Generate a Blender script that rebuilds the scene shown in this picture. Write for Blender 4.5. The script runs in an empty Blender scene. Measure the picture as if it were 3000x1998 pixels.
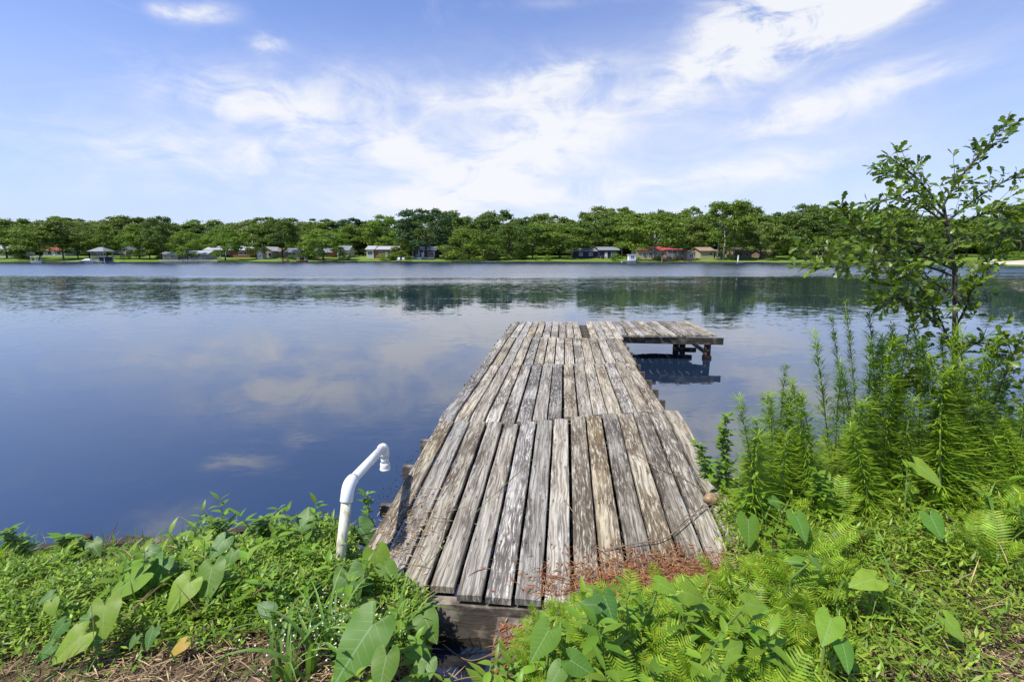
import bpy, bmesh, math, random
import numpy as np
from mathutils import Vector, Matrix, Euler
R = random.Random(7)
rng = np.random.default_rng(7)
rad = math.radians
scene = bpy.context.scene
col = scene.collection

# ---------------------------------------------------------------- camera, world, sun
F, CX, CY, HOR, CAMZ = 1400.0, 1500.0, 999.0, 750.0, 2.1      # photograph pixels (3000 wide)
PIT = math.atan((CY - HOR) / F)
cam = bpy.data.cameras.new('camera'); cam.sensor_width = 36; cam.lens = 36 * F / 3000
cam.clip_start = 0.05; cam.clip_end = 3000
camo = bpy.data.objects.new('camera', cam); col.objects.link(camo)
camo.location = (0, 0, CAMZ); camo.rotation_euler = (math.pi / 2 - PIT, 0, 0)
scene.camera = camo
scene.render.resolution_x, scene.render.resolution_y = 1024, 681
vs = scene.view_settings
vs.view_transform = 'Standard'; vs.look = 'None'; vs.gamma = 1; vs.use_curve_mapping = False
vs.exposure = 0.62
cy = scene.cycles; cy.max_bounces = 5; cy.diffuse_bounces = 3; cy.glossy_bounces = 3; cy.transmission_bounces = 3; cy.sample_clamp_indirect = 4

SUN_EL, SUN_AZ = rad(58), rad(-118)            # azimuth from +Y, clockwise; sun high on the left, a little behind
sund = bpy.data.lights.new('sun', 'SUN'); sund.energy = 4.0; sund.angle = rad(0.5); sund.color = (1, 0.955, 0.87)
suno = bpy.data.objects.new('sun', sund); col.objects.link(suno)
sv = Vector((math.sin(SUN_AZ) * math.cos(SUN_EL), math.cos(SUN_AZ) * math.cos(SUN_EL), math.sin(SUN_EL)))
suno.rotation_euler = (-sv).to_track_quat('-Z', 'Y').to_euler()

def ray(u, v):
    x = (u - CX) / F; y = -(v - CY) / F
    return Vector((x, math.cos(PIT) + y * math.sin(PIT), -math.sin(PIT) + y * math.cos(PIT)))
def at_z(u, v, z):
    d = ray(u, v); return Vector((0, 0, CAMZ)) + d * ((z - CAMZ) / d.z)
def at_y(u, v, Y):
    d = ray(u, v); return Vector((0, 0, CAMZ)) + d * (Y / d.y)

# ---- tiny node builder
class NB:
    def __init__(s, tree): s.t = tree; s.n = tree.nodes; s.l = tree.links
    def node(s, typ, **kw):
        n = s.n.new(typ)
        for k, v in kw.items(): setattr(n, k, v)
        return n
    def put(s, sock, v):
        if v is None: return
        if isinstance(v, bpy.types.NodeSocket): s.l.new(v, sock)
        else: sock.default_value = v
    def m(s, op, a=None, b=None, c=None, clamp=False):
        n = s.node('ShaderNodeMath', operation=op); n.use_clamp = clamp
        for i, v in enumerate((a, b, c)): s.put(n.inputs[i], v)
        return n.outputs[0]
    def vm(s, op, a=None, b=None):
        n = s.node('ShaderNodeVectorMath', operation=op)
        s.put(n.inputs[0], a); s.put(n.inputs[1], b); return n.outputs[0]
    def mix(s, f, a, b, blend='MIX'):
        n = s.node('ShaderNodeMix', data_type='RGBA', blend_type=blend)
        s.put(n.inputs[0], f); s.put(n.inputs[6], c4(a)); s.put(n.inputs[7], c4(b)); return n.outputs[2]
    def noise(s, vec, scale, detail=4, rough=.55, dist=0, w=None):
        n = s.node('ShaderNodeTexNoise')
        s.put(n.inputs['Vector'], vec); n.inputs['Scale'].default_value = scale
        n.inputs['Detail'].default_value = detail; n.inputs['Roughness'].default_value = rough
        n.inputs['Distortion'].default_value = dist
        return n.outputs['Fac']
    def map(s, vec, scale=(1, 1, 1), loc=(0, 0, 0), rot=(0, 0, 0)):
        n = s.node('ShaderNodeMapping'); s.put(n.inputs[0], vec)
        n.inputs[1].default_value = loc; n.inputs[2].default_value = rot; n.inputs[3].default_value = scale
        return n.outputs[0]
    def step(s, v, lo, hi):
        n = s.node('ShaderNodeMapRange', interpolation_type='SMOOTHSTEP'); s.put(n.inputs[0], v)
        n.inputs[1].default_value = lo; n.inputs[2].default_value = hi; return n.outputs[0]
    def lin(s, v, lo, hi, a=0., b=1.):
        n = s.node('ShaderNodeMapRange'); s.put(n.inputs[0], v)
        for i, x in enumerate((lo, hi, a, b)): n.inputs[i + 1].default_value = x
        return n.outputs[0]
    def bump(s, h, strength=.5, dist=.01):
        n = s.node('ShaderNodeBump'); s.put(n.inputs['Height'], h)
        n.inputs['Strength'].default_value = strength; n.inputs['Distance'].default_value = dist; return n.outputs[0]
def c4(v):
    return (*v, 1.) if isinstance(v, tuple) and len(v) == 3 else v

# ---- sky
w = bpy.data.worlds.new('World'); scene.world = w; w.use_nodes = True
b = NB(w.node_tree); b.n.clear()
sky = b.node('ShaderNodeTexSky', sky_type='NISHITA'); sky.sun_disc = False
sky.sun_elevation = SUN_EL; sky.sun_rotation = SUN_AZ
sky.altitude = 0; sky.air_density = 1.0; sky.dust_density = 0.6; sky.ozone_density = 3.0
dirv = b.node('ShaderNodeTexCoord').outputs['Generated']
sp = b.node('ShaderNodeSeparateXYZ'); b.put(sp.inputs[0], dirv)
dx, dy, dz = sp.outputs
az = b.m('ARCTAN2', dx, dy); el = b.m('ARCSINE', dz)
cv = b.node('ShaderNodeCombineXYZ'); 
b.put(cv.inputs[0], az); b.put(cv.inputs[1], el)
n1 = b.noise(b.map(cv.outputs[0], (8., 15., 1), (3.1, .4, 0)), 1., 8, .62, .9)
n2 = b.noise(b.map(cv.outputs[0], (4.2, 13., 1), (8, 2, 0), (0, 0, .35)), 1., 8, .62, 1.6)
# bodies of cloud: centre (photo px), half sizes (px), tilt, weight
CLOUDS = [(2330, 95, 310, 100, 16, 1.8), (2190, 70, 180, 95, 0, 1.1), (2560, 15, 270, 60, 8, 1.3), (2030, 195, 90, 40, 20, .55), (2440, 305, 240, 60, 14, 1.4), (2270, 360, 110, 40, 10, .5),
          (1950, 290, 50, 35, 0, .6), (1530, 260, 190, 55, 14, .95), (1640, 265, 90, 40, 25, .5), (1290, 290, 50, 35, 0, .35), (1160, 430, 150, 48, -4, .85), (1600, 410, 250, 85, 22, 1.2),
          (1450, 500, 260, 60, 14, .75), (1300, 590, 260, 50, 5, .75), (1750, 560, 420, 36, 3, .62), (2250, 490, 330, 50, 4, .55), (760, 320, 250, 50, -3, .85), (950, 260, 280, 80, 5, .5), (1400, 430, 560, 210, 0, .42),
          (790, 125, 55, 30, 10, .85), (600, 40, 110, 32, 12, .75), (470, 30, 50, 25, 0, .5), (2800, 200, 100, 25, 6, .4), (1700, 5, 320, 22, 0, .35), (300, 560, 600, 60, 0, .22), (330, 420, 430, 75, 4, .48), (560, 215, 330, 60, -4, .28), (120, 300, 260, 75, 12, .26), (820, 470, 320, 75, 6, .55), (2100, 620, 900, 50, 0, .3),  # includes soft left-hand clouds added to lighten the water's reflection
          # the same weather goes on above and beside the picture
          (900, -420, 420, 140, 5, 1.1), (2500, -520, 500, 150, 8, 1.1), (150, -300, 300, 110, -8, .9), (-900, 150, 400, 110, 4, .9), (4200, 200, 500, 120, 0, .9), (3700, -300, 400, 140, 0, .9)]
tot = None
for (u, v, su, sv_, tilt, wt) in CLOUDS:
    d = ray(u, v).normalized(); a0 = math.atan2(d.x, d.y); e0 = math.asin(d.z)
    d2 = ray(u + 1, v).normalized(); ka = abs(math.atan2(d2.x, d2.y) - a0)
    d3 = ray(u, v - 1).normalized(); ke = abs(math.asin(d3.z) - e0)
    t = rad(tilt); A = b.m('SUBTRACT', az, a0); E_ = b.m('SUBTRACT', el, e0)
    p = b.m('ADD', b.m('MULTIPLY', A, math.cos(t) / (su * ka)), b.m('MULTIPLY', E_, math.sin(t) / (su * ka)))
    q = b.m('ADD', b.m('MULTIPLY', A, -math.sin(t) / (sv_ * ke)), b.m('MULTIPLY', E_, math.cos(t) / (sv_ * ke)))
    r2 = b.m('ADD', b.m('MULTIPLY', p, p), b.m('MULTIPLY', q, q))
    g = b.m('MULTIPLY', b.m('POWER', math.e, b.m('MULTIPLY', r2, -.9)), wt)
    tot = g if tot is None else b.m('ADD', tot, g)
nn = b.m('ADD', b.m('MULTIPLY', n1, .65), b.m('MULTIPLY', n2, .35))
dens = b.m('MULTIPLY', tot, b.lin(nn, .36, .64, .16, 1.5))
mask = b.m('MULTIPLY', b.step(dens, .0, 1.35), .93)
def lobe(u, v, su, sv_, wt):                                   # broad thin veils of high cloud
    d = ray(u, v).normalized(); p = b.m('DIVIDE', b.m('SUBTRACT', az, math.atan2(d.x, d.y)), su / F); q = b.m('DIVIDE', b.m('SUBTRACT', el, math.asin(d.z)), sv_ / F)
    return b.m('MULTIPLY', b.m('POWER', math.e, b.m('MULTIPLY', b.m('ADD', b.m('MULTIPLY', p, p), b.m('MULTIPLY', q, q)), -.8)), wt)
soft = b.m('ADD', b.m('ADD', lobe(1450, 480, 640, 190, .42), lobe(2350, 330, 600, 240, .24)), lobe(500, 400, 600, 190, .07))
soft = b.m('MULTIPLY', soft, b.lin(n2, .3, .7, .7, 1.25))
mask = b.m('SUBTRACT', 1., b.m('MULTIPLY', b.m('SUBTRACT', 1., mask), b.m('SUBTRACT', 1., soft)))
veil = b.m('MULTIPLY', b.step(n2, .45, .75), .12)
hz = b.m('MULTIPLY', b.m('POWER', b.m('SUBTRACT', 1., b.m('ABSOLUTE', dz), clamp=True), 5.), .85)
mask = b.m('MAXIMUM', mask, veil)
SKYMUL = (.78, .85, 1.16)
skyc = b.mix(1., sky.outputs[0], SKYMUL, 'MULTIPLY')
skyc = b.mix(hz, skyc, (3.5, 4.1, 5.55))
CLOUD = (5.35, 5.42, 5.65)
colr = b.mix(mask, skyc, CLOUD)
bg = b.node('ShaderNodeBackground'); b.put(bg.inputs[0], colr); bg.inputs[1].default_value = .114
ow = b.node('ShaderNodeOutputWorld'); b.l.new(bg.outputs[0], ow.inputs[0])

# ---------------------------------------------------------------- helpers
def tag(o, label=None, cat=None, group=None, kind=None):
    if label: o['label'] = label
    if cat: o['category'] = cat
    if group: o['group'] = group
    if kind: o['kind'] = kind
    return o
def mesh_of(name, verts, faces, smooth=False, mat=None):
    me = bpy.data.meshes.new(name)
    me.from_pydata([tuple(v) for v in verts], [], faces)
    if smooth: me.polygons.foreach_set('use_smooth', [True] * len(me.polygons))
    if mat: me.materials.append(mat)
    me.update(); return me
def np_mesh(name, V, Fq, mat, smooth=False):
    """V (n,3), Fq (m,k) with equal k"""
    me = bpy.data.meshes.new(name); V = np.asarray(V, np.float32); Fq = np.asarray(Fq, np.int32)
    m, k = Fq.shape
    me.vertices.add(len(V)); me.vertices.foreach_set('co', V.ravel())
    me.loops.add(m * k); me.loops.foreach_set('vertex_index', Fq.ravel())
    me.polygons.add(m); me.polygons.foreach_set('loop_start', np.arange(m, dtype=np.int32) * k)
    try: me.polygons.foreach_set('loop_total', np.full(m, k, np.int32))
    except Exception: pass
    if smooth: me.polygons.foreach_set('use_smooth', np.ones(m, bool))
    me.materials.append(mat); me.update(calc_edges=True); me.validate(); return me
def obj(name, me, parent=None, loc=(0, 0, 0), rot=(0, 0, 0), scale=(1, 1, 1), matrix=None):
    o = bpy.data.objects.new(name, me); col.objects.link(o)
    if parent: o.parent = parent
    if matrix is not None: o.matrix_local = matrix
    else: o.location = loc; o.rotation_euler = rot; o.scale = scale
    return o
def thing(name, label, cat, loc=(0, 0, 0), rz=0, group=None):
    o = bpy.data.objects.new(name, None); col.objects.link(o); o.empty_display_size = .1
    o.location = loc; o.rotation_euler = (0, 0, rz); return tag(o, label, cat, group)
class MB:
    def __init__(s): s.v = []; s.f = []
    def box(s, x0, x1, y0, y1, z0, z1, M=None):
        n = len(s.v)
        for x, y, z in ((x0, y0, z0), (x1, y0, z0), (x1, y1, z0), (x0, y1, z0), (x0, y0, z1), (x1, y0, z1), (x1, y1, z1), (x0, y1, z1)):
            p = Vector((x, y, z)); s.v.append(M @ p if M else p)
        s.f += [tuple(n + i for i in q) for q in ((0, 3, 2, 1), (4, 5, 6, 7), (0, 1, 5, 4), (1, 2, 6, 5), (2, 3, 7, 6), (3, 0, 4, 7))]; return s
    def tube(s, pts, radii, k=8, cap=True):
        pts = [Vector(p) for p in pts]; n0 = len(s.v); up = None
        for i, p in enumerate(pts):
            t = (pts[min(i + 1, len(pts) - 1)] - pts[max(i - 1, 0)]).normalized()
            if up is None:
                up = t.orthogonal().normalized()
            up = (up - t * up.dot(t)).normalized(); sd = t.cross(up)
            r = radii[i] if isinstance(radii, (list, tuple)) else radii
            for j in range(k):
                a = 2 * math.pi * j / k; s.v.append(p + (up * math.cos(a) + sd * math.sin(a)) * r)
        for i in range(len(pts) - 1):
            for j in range(k):
                a = n0 + i * k + j; c = n0 + i * k + (j + 1) % k
                s.f.append((a, c, c + k, a + k))
        if cap:
            s.f.append(tuple(n0 + j for j in reversed(range(k)))); e = n0 + (len(pts) - 1) * k
            s.f.append(tuple(e + j for j in range(k)))
        return s
    def add(s, verts, faces):
        n = len(s.v); s.v += [Vector(v) for v in verts]; s.f += [tuple(n + i for i in q) for q in faces]; return s
    def build(s, name, mat, parent=None, smooth=False, **kw):
        return obj(name, mesh_of(name, s.v, s.f, smooth, mat), parent, **kw)
    def mesh(s, name, mat, smooth=False): return mesh_of(name, s.v, s.f, smooth, mat)

# ---------------------------------------------------------------- materials
def newmat(name):
    m = bpy.data.materials.new(name); m.use_nodes = True
    b = NB(m.node_tree); b.n.clear(); out = b.node('ShaderNodeOutputMaterial')
    return m, b, out
def principled(b, out, colr, rough=.6, spec=.5, normal=None, **kw):
    p = b.node('ShaderNodeBsdfPrincipled'); b.put(p.inputs['Base Color'], c4(colr)); b.put(p.inputs['Roughness'], rough)
    b.put(p.inputs['Specular IOR Level'], spec)
    if normal is not None: b.put(p.inputs['Normal'], normal)
    for k, v in kw.items(): b.put(p.inputs[k], v)
    if out: b.l.new(p.outputs[0], out.inputs[0])
    return p
def plain(name, c, rough=.6, spec=.4, var=.12, scale=3.):
    m, b, out = newmat(name); co = b.node('ShaderNodeTexCoord').outputs['Object']
    n = b.noise(co, scale, 5); v = b.lin(n, .3, .7, 1 - var, 1 + var)
    h = b.node('ShaderNodeHueSaturation'); b.put(h.inputs['Color'], c4(c)); b.put(h.inputs['Value'], v)
    principled(b, out, h.outputs[0], rough, spec); return m
def leafmat(name, c, c2=None, trans=.4, rough=.45, spec=.35, hue=.02, val=.3, tcol=None, veins=None):
    """c..c2 chosen per leaf island; veins: optional fn(b) -> factor for a pale vein colour"""
    m, b, out = newmat(name); c2 = c2 or c
    geo = b.node('ShaderNodeNewGeometry'); oi = b.node('ShaderNodeObjectInfo')
    ri, ro = geo.outputs['Random Per Island'], oi.outputs['Random']
    mixf = b.m('FRACT', b.m('ADD', b.m('MULTIPLY', ri, 1.), b.m('MULTIPLY', ro, 7.3)))
    base = b.mix(mixf, c, c2)
    if veins: base = veins(b, base)
    h = b.node('ShaderNodeHueSaturation'); b.put(h.inputs['Color'], base)
    r2 = b.m('FRACT', b.m('ADD', b.m('MULTIPLY', ri, 13.7), b.m('MULTIPLY', ro, 3.1)))
    b.put(h.inputs['Hue'], b.lin(r2, 0, 1, .5 - hue, .5 + hue))
    b.put(h.inputs['Value'], b.lin(b.m('FRACT', b.m('ADD', b.m('MULTIPLY', ri, 5.1), b.m('MULTIPLY', ro, 1.7))), 0, 1, 1 - val, 1 + val))
    p = principled(b, None, h.outputs[0], rough, spec)
    tr = b.node('ShaderNodeBsdfTranslucent')
    b.put(tr.inputs[0], b.mix(1., h.outputs[0], tcol or (1.25, 1.3, .55), 'MULTIPLY'))
    mx = b.node('ShaderNodeMixShader'); mx.inputs[0].default_value = trans
    b.l.new(p.outputs[0], mx.inputs[1]); b.l.new(tr.outputs[0], mx.inputs[2]); b.l.new(mx.outputs[0], out.inputs[0])
    return m

def wood_plank():
    m, b, out = newmat('weathered_plank'); tc = b.node('ShaderNodeTexCoord').outputs['Object']
    oi = b.node('ShaderNodeObjectInfo').outputs['Random']
    off = b.node('ShaderNodeCombineXYZ'); b.put(off.inputs[0], b.m('MULTIPLY', oi, 37.)); b.put(off.inputs[1], b.m('MULTIPLY', oi, 91.)); b.put(off.inputs[2], b.m('MULTIPLY', oi, 13.))
    v = b.vm('ADD', tc, off.outputs[0])
    warp = b.noise(b.map(v, (3, 1.1, 3)), 2., 3)
    wv = b.node('ShaderNodeCombineXYZ'); b.put(wv.inputs[0], b.m('MULTIPLY', b.m('SUBTRACT', warp, .5), .07))
    vw = b.vm('ADD', v, wv.outputs[0])
    g1 = b.noise(b.map(vw, (190, 3.0, 20)), 1., 5, .6)           # fine grain
    g2 = b.noise(b.map(vw, (64, 1.7, 10)), 1., 4, .6)            # broad grain
    fl = b.noise(b.map(vw, (85, 9, 20)), 1., 3, .65)             # flaking chips
    patch = b.noise(b.map(v, (4.5, 1.3, 3)), 1., 4, .6)
    base = b.mix(b.step(g2, .35, .65), (.20, .172, .138), (.51, .480, .410))
    base = b.mix(b.m('MULTIPLY', b.step(g1, .52, .66), .85), base, (.075, .055, .042))
    pm = b.m('ADD', patch, b.m('MULTIPLY', b.m('SUBTRACT', oi, .5), .16))
    dark = b.m('MULTIPLY', b.step(pm, .44, .60), b.step(fl, .62, .46))
    base = b.mix(b.m('MULTIPLY', dark, .9), base, (.085, .068, .052))
    chips = b.m('MULTIPLY', b.step(fl, .58, .68), .7)
    base = b.mix(chips, base, (.66, .63, .57))
    # knots
    vo = b.node('ShaderNodeTexVoronoi'); b.put(vo.inputs['Vector'], b.map(vw, (7, 1.6, 0))); vo.inputs['Scale'].default_value = 1.
    kd = vo.outputs['Distance']
    base = b.mix(b.m('MULTIPLY', b.step(kd, .13, .05), .6), base, (.20, .13, .08))
    tint = b.mix(b.step(b.noise(b.map(v, (1.5, .8, 1)), 1., 2), .45, .7), (1.02, 1.0, .93), (1.06, .99, .84))
    base = b.mix(1., base, tint, 'MULTIPLY')
    # nail heads over the joists, with rust bleeding along the grain
    pos = b.node('ShaderNodeNewGeometry').outputs['Position']; sg = b.node('ShaderNodeVectorMath', operation='DOT_PRODUCT'); b.put(sg.inputs[0], pos); sg.inputs[1].default_value = (math.sin(rad(6.1)), math.cos(rad(6.1)), 0)
    so = b.node('ShaderNodeSeparateXYZ'); b.put(so.inputs[0], tc)
    ns = b.m('MULTIPLY', b.m('SUBTRACT', b.m('FRACT', b.m('ADD', b.m('DIVIDE', b.m('SUBTRACT', sg.outputs['Value'], 3.68), .46), 10.5)), .5), .46)
    nx_ = b.m('SUBTRACT', b.m('ABSOLUTE', so.outputs[0]), .042)
    nd = b.m('SQRT', b.m('ADD', b.m('MULTIPLY', ns, ns), b.m('MULTIPLY', nx_, nx_)))
    halo = b.m('SQRT', b.m('ADD', b.m('MULTIPLY', b.m('MULTIPLY', ns, ns), .09), b.m('MULTIPLY', nx_, nx_)))
    base = b.mix(b.m('MULTIPLY', b.step(halo, .013, .003), .45), base, (.10, .07, .055))
    base = b.mix(b.step(nd, .0068, .0048), base, (.022, .018, .016))
    hs = b.node('ShaderNodeHueSaturation'); b.put(hs.inputs['Color'], base); b.put(hs.inputs['Value'], b.lin(b.m('FRACT', b.m('MULTIPLY', oi, 17.)), 0, 1, .68, 1.15)); b.put(hs.inputs['Saturation'], b.lin(b.m('FRACT', b.m('MULTIPLY', oi, 29.)), 0, 1, .55, 1.25))
    hgt = b.m('ADD', b.m('MULTIPLY', g1, -.6), b.m('ADD', b.m('MULTIPLY', g2, .6), b.m('MULTIPLY', chips, .5)))
    principled(b, out, hs.outputs[0], .85, .2, b.bump(hgt, .8, .006)); return m
def dark_wood(name, c=(.06, .048, .04), c2=(.16, .13, .10)):
    m, b, out = newmat(name); tc = b.node('ShaderNodeTexCoord').outputs['Object']
    n = b.noise(b.map(tc, (6, 6, 25)), 1., 5); n3 = b.noise(tc, 9., 5)
    base = b.mix(b.step(n3, .45, .7), c, c2)
    principled(b, out, base, .8, .25, b.bump(b.m('ADD', n, n3), .7, .012)); return m
M = {}
M['plank'] = wood_plank()
M['joist'] = dark_wood('old_joist_wood', (.09, .075, .06), (.27, .235, .19))
M['wet_wood'] = dark_wood('wet_piling_wood', (.035, .03, .024), (.13, .105, .075))
M['bulk'] = dark_wood('bulkhead_timber', (.04, .032, .026), (.19, .155, .12))
M['rust'] = plain('rusty_collar', (.16, .07, .035), .9, .2, .4, 30)
def pvc():
    m, b, out = newmat('white_pvc'); tc = b.node('ShaderNodeTexCoord').outputs['Object']
    n = b.noise(b.map(tc, (14, 14, 3.5)), 2., 5, .6)
    base = b.mix(b.m('MULTIPLY', b.step(n, .52, .72), .35), (.80, .80, .77), (.42, .36, .25))
    principled(b, out, base, .32, .5); return m
M['pvc'] = pvc()
def pvc_old():
    m, b, out = newmat('weathered_pvc'); tc = b.node('ShaderNodeTexCoord').outputs['Object']
    n = b.noise(b.map(tc, (12, 12, 3)), 3., 6, .65)
    base = b.mix(b.m('MULTIPLY', b.step(n, .42, .62), .75), (.62, .62, .48), (.30, .23, .12))
    principled(b, out, base, .5, .4); return m
M['pvc_old'] = pvc_old()
M['metal'] = plain('grey_metal', (.22, .19, .16), .5, .5, .3, 20)

# leaves
M['fern'] = leafmat('fern_leaf', (.17, .29, .020), (.31, .43, .035), .42, .5, .3, .022, .35)
M['fern_stem'] = plain('fern_stem', (.16, .20, .05), .6)
def ear_veins(b, base):
    tc = b.node('ShaderNodeTexCoord').outputs['Object']; s = b.node('ShaderNodeSeparateXYZ'); b.put(s.inputs[0], tc)
    ax = b.m('ABSOLUTE', s.outputs[0]); y = s.outputs[1]
    mid = b.step(ax, .022, .006)
    ph = b.m('FRACT', b.m('MULTIPLY', b.m('SUBTRACT', y, b.m('MULTIPLY', ax, .55)), 6.5))
    d = b.m('ABSOLUTE', b.m('SUBTRACT', ph, .5))
    lat = b.m('MULTIPLY', b.step(d, .07, .02), b.step(ax, .42, .05))
    f = b.m('MAXIMUM', b.m('MULTIPLY', mid, .6), b.m('MULTIPLY', lat, .38))
    n = b.noise(tc, 4., 4)
    base = b.mix(b.m('MULTIPLY', b.step(n, .4, .7), .35), base, (.12, .20, .03))
    return b.mix(f, base, (.30, .42, .20))
M['ear_dark'] = leafmat('elephant_ear_dark', (.060, .145, .030), (.080, .175, .030), .28, .45, .25, .01, .12, veins=ear_veins)
M['ear_mid'] = leafmat('elephant_ear_green', (.105, .225, .030), (.13, .25, .030), .34, .45, .28, .012, .12, veins=ear_veins)
M['ear_light'] = leafmat('elephant_ear_pale', (.20, .33, .030), (.24, .36, .040), .4, .45, .28, .012, .12, veins=ear_veins)
M['ear_yellow'] = leafmat('elephant_ear_yellow', (.45, .27, .03), (.50, .33, .04), .35, .5, .3, .01, .15)
M['stalk'] = plain('leaf_stalk', (.17, .25, .06), .5, .4)
M['cover_a'] = leafmat('creeping_leaf', (.10, .20, .018), (.30, .42, .04), .38, .45, .4, .02, .4)
M['cover_b'] = leafmat('bank_leaf', (.135, .24, .02), (.29, .39, .04), .40, .45, .4, .02, .4)
M['herb'] = leafmat('herb_leaf', (.135, .25, .022), (.22, .36, .035), .40, .42, .4, .015, .22)
M['stem'] = plain('green_stem', (.15, .20, .06), .6)
M['redstem'] = plain('reddish_stem', (.17, .10, .05), .6)
M['grass'] = leafmat('grass_blade', (.12, .23, .035), (.20, .33, .06), .38, .45, .4, .012, .2)
M['fennel'] = leafmat('feathery_weed', (.20, .33, .025), (.34, .46, .045), .52, .5, .3, .015, .25)
M['fennel_dark'] = leafmat('feathery_weed_dark', (.10, .18, .04), (.17, .27, .06), .45, .5, .3, .015, .25)
M['oak'] = leafmat('oak_leaf', (.055, .105, .012), (.165, .245, .018), .42, .38, .5, .015, .3)
M['bark'] = dark_wood('sapling_bark', (.05, .042, .034), (.13, .11, .085))
M['straw'] = leafmat('dry_straw', (.34, .24, .13), (.50, .38, .23), .1, .7, .2, .02, .35, tcol=(1, 1, 1))
M['litter'] = leafmat('dry_fern_litter', (.22, .085, .035), (.33, .17, .08), .1, .7, .2, .02, .4, tcol=(1, 1, 1))
M['twig'] = plain('dry_twig', (.20, .15, .10), .8, .2, .3, 30)
M['flower'] = plain('tiny_white_flower', (.75, .75, .70), .6)
M['reddish'] = leafmat('reddish_shoot', (.16, .10, .03), (.22, .07, .03), .3, .5)

# ---------------------------------------------------------------- water
def water_mat():
    m, b, out = newmat('lake_water'); pos = b.node('ShaderNodeNewGeometry').outputs['Position']
    s = b.node('ShaderNodeSeparateXYZ'); b.put(s.inputs[0], pos); y = s.outputs[1]
    big = b.noise(b.map(pos, (.016, .06, 1), (4, 1, 0), (0, 0, .1)), 1., 4, .55)
    yy = b.m('ADD', y, b.m('MULTIPLY', b.m('SUBTRACT', big, .5), 80.))
    farm = b.step(yy, 34., 66.)                                # wind-ruffled water beyond
    midm = b.step(yy, 8., 34.)
    def ncol(vec, detail):
        n = b.node('ShaderNodeTexNoise'); b.put(n.inputs['Vector'], vec); n.inputs['Scale'].default_value = 1.; n.inputs['Detail'].default_value = detail; n.inputs['Roughness'].default_value = .5; n.inputs['Distortion'].default_value = .3
        s_ = b.node('ShaderNodeSeparateColor'); b.put(s_.inputs[0], n.outputs['Color']); return [b.m('SUBTRACT', o, .5) for o in s_.outputs[:2]]
    a1, a2 = ncol(b.map(pos, (1.5, 4.2, 1), (0, 0, 0), (0, 0, .08)), 2)
    c1, c2 = ncol(b.map(pos, (5.5, 15., 1), (0, 0, 0), (0, 0, -.12)), 2)
    gust = b.step(b.noise(b.map(pos, (.10, .30, 1), (2, 5, 0)), 1., 3, .5), .42, .62)
    near = b.m('ADD', b.m('ADD', .008, b.m('MULTIPLY', gust, .03)), b.m('MULTIPLY', midm, .105))
    sx = b.m('MULTIPLY', b.m('ADD', a1, c1), b.m('ADD', b.m('MULTIPLY', near, .5), b.m('MULTIPLY', farm, .12)))
    sy = b.m('MULTIPLY', b.m('ADD', a2, c2), near)
    sy = b.m('SUBTRACT', sy, b.m('MULTIPLY', farm, b.m('ADD', .055, b.m('MULTIPLY', b.m('ABSOLUTE', b.m('ADD', a2, c2)), .38))))
    cb = b.node('ShaderNodeCombineXYZ'); b.put(cb.inputs[0], sx); b.put(cb.inputs[1], sy); cb.inputs[2].default_value = 1.
    bp = b.vm('NORMALIZE', cb.outputs[0])
    p = principled(b, out, (.010, .022, .045), b.m('ADD', .015, b.m('MULTIPLY', farm, .16)), .5, bp)
    p.inputs['IOR'].default_value = 2.4
    return m
me = mesh_of('lake', [(-700, -3, 0), (700, -3, 0), (700, 420, 0), (-700, 420, 0)], [(0, 1, 2, 3)], False, water_mat())
lake = obj('lake_water', me); tag(lake, kind='structure')

# ---------------------------------------------------------------- near bank
SH = [(-60, 1.2), (-10, 2.35), (-3.3, 2.80), (-1.35, 3.12), (-1.10, 3.02), (-.92, 2.62), (-.46, 2.38), (-.40, 2.02), (-.2, 1.84), (.04, 1.88), (.10, 2.22), (.9, 2.28), (1.22, 2.42), (1.34, 2.95), (1.5, 3.5), (2.3, 4.1), (4, 4.6), (6, 5.2), (10, 6), (60, 9)]
SX = np.array([p[0] for p in SH]); SY = np.array([p[1] for p in SH])
def wob(x, y): return (np.sin(x * 5.1 + 1.3 * np.sin(y * 3.7)) * np.sin(y * 4.3 + x * 1.9)) * .018 + np.sin(x * 13 + y * 7) * np.sin(y * 11 - x * 5) * .008
def gz(x, y):
    x = np.asarray(x, float); y = np.asarray(y, float)
    d = np.interp(x, SX, SY) - y
    inl = np.clip(d, 0, None)
    z = .15 + .20 * (1 - np.exp(-inl / .5)) + .10 * np.clip(inl / 3, 0, 1) + wob(x, y)
    out = np.clip(-d / .14, 0, 1); out = out * out * (3 - 2 * out)
    return z * (1 - out) + (-.55) * out
def GZ(x, y): return float(gz(x, y))
def hit(u, v, h=0.):
    """first point along the photo ray that is h above the bank"""
    d = ray(u, v); o = Vector((0, 0, CAMZ)); t = .5
    for i in range(900):
        p = o + d * t
        if p.z < max(GZ(p.x, p.y), 0.) + h: return p
        t += .012
    return p
xs = np.unique(np.concatenate([np.linspace(-60, -6, 28), np.linspace(-6, -3.5, 26), np.linspace(-3.5, 5.5, 230), np.linspace(5.5, 9, 30), np.linspace(9, 60, 26)]))
ys = np.unique(np.concatenate([np.linspace(-40, 0, 20), np.linspace(0, 1.2, 12), np.linspace(1.2, 5.2, 110), np.linspace(5.2, 10, 24)]))
X, Y = np.meshgrid(xs, ys); Z = gz(X, Y)
nx, ny = len(xs), len(ys)
idx = np.arange(nx * ny).reshape(ny, nx)
Q = np.stack([idx[:-1, :-1], idx[:-1, 1:], idx[1:, 1:], idx[1:, :-1]], -1).reshape(-1, 4)
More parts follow.
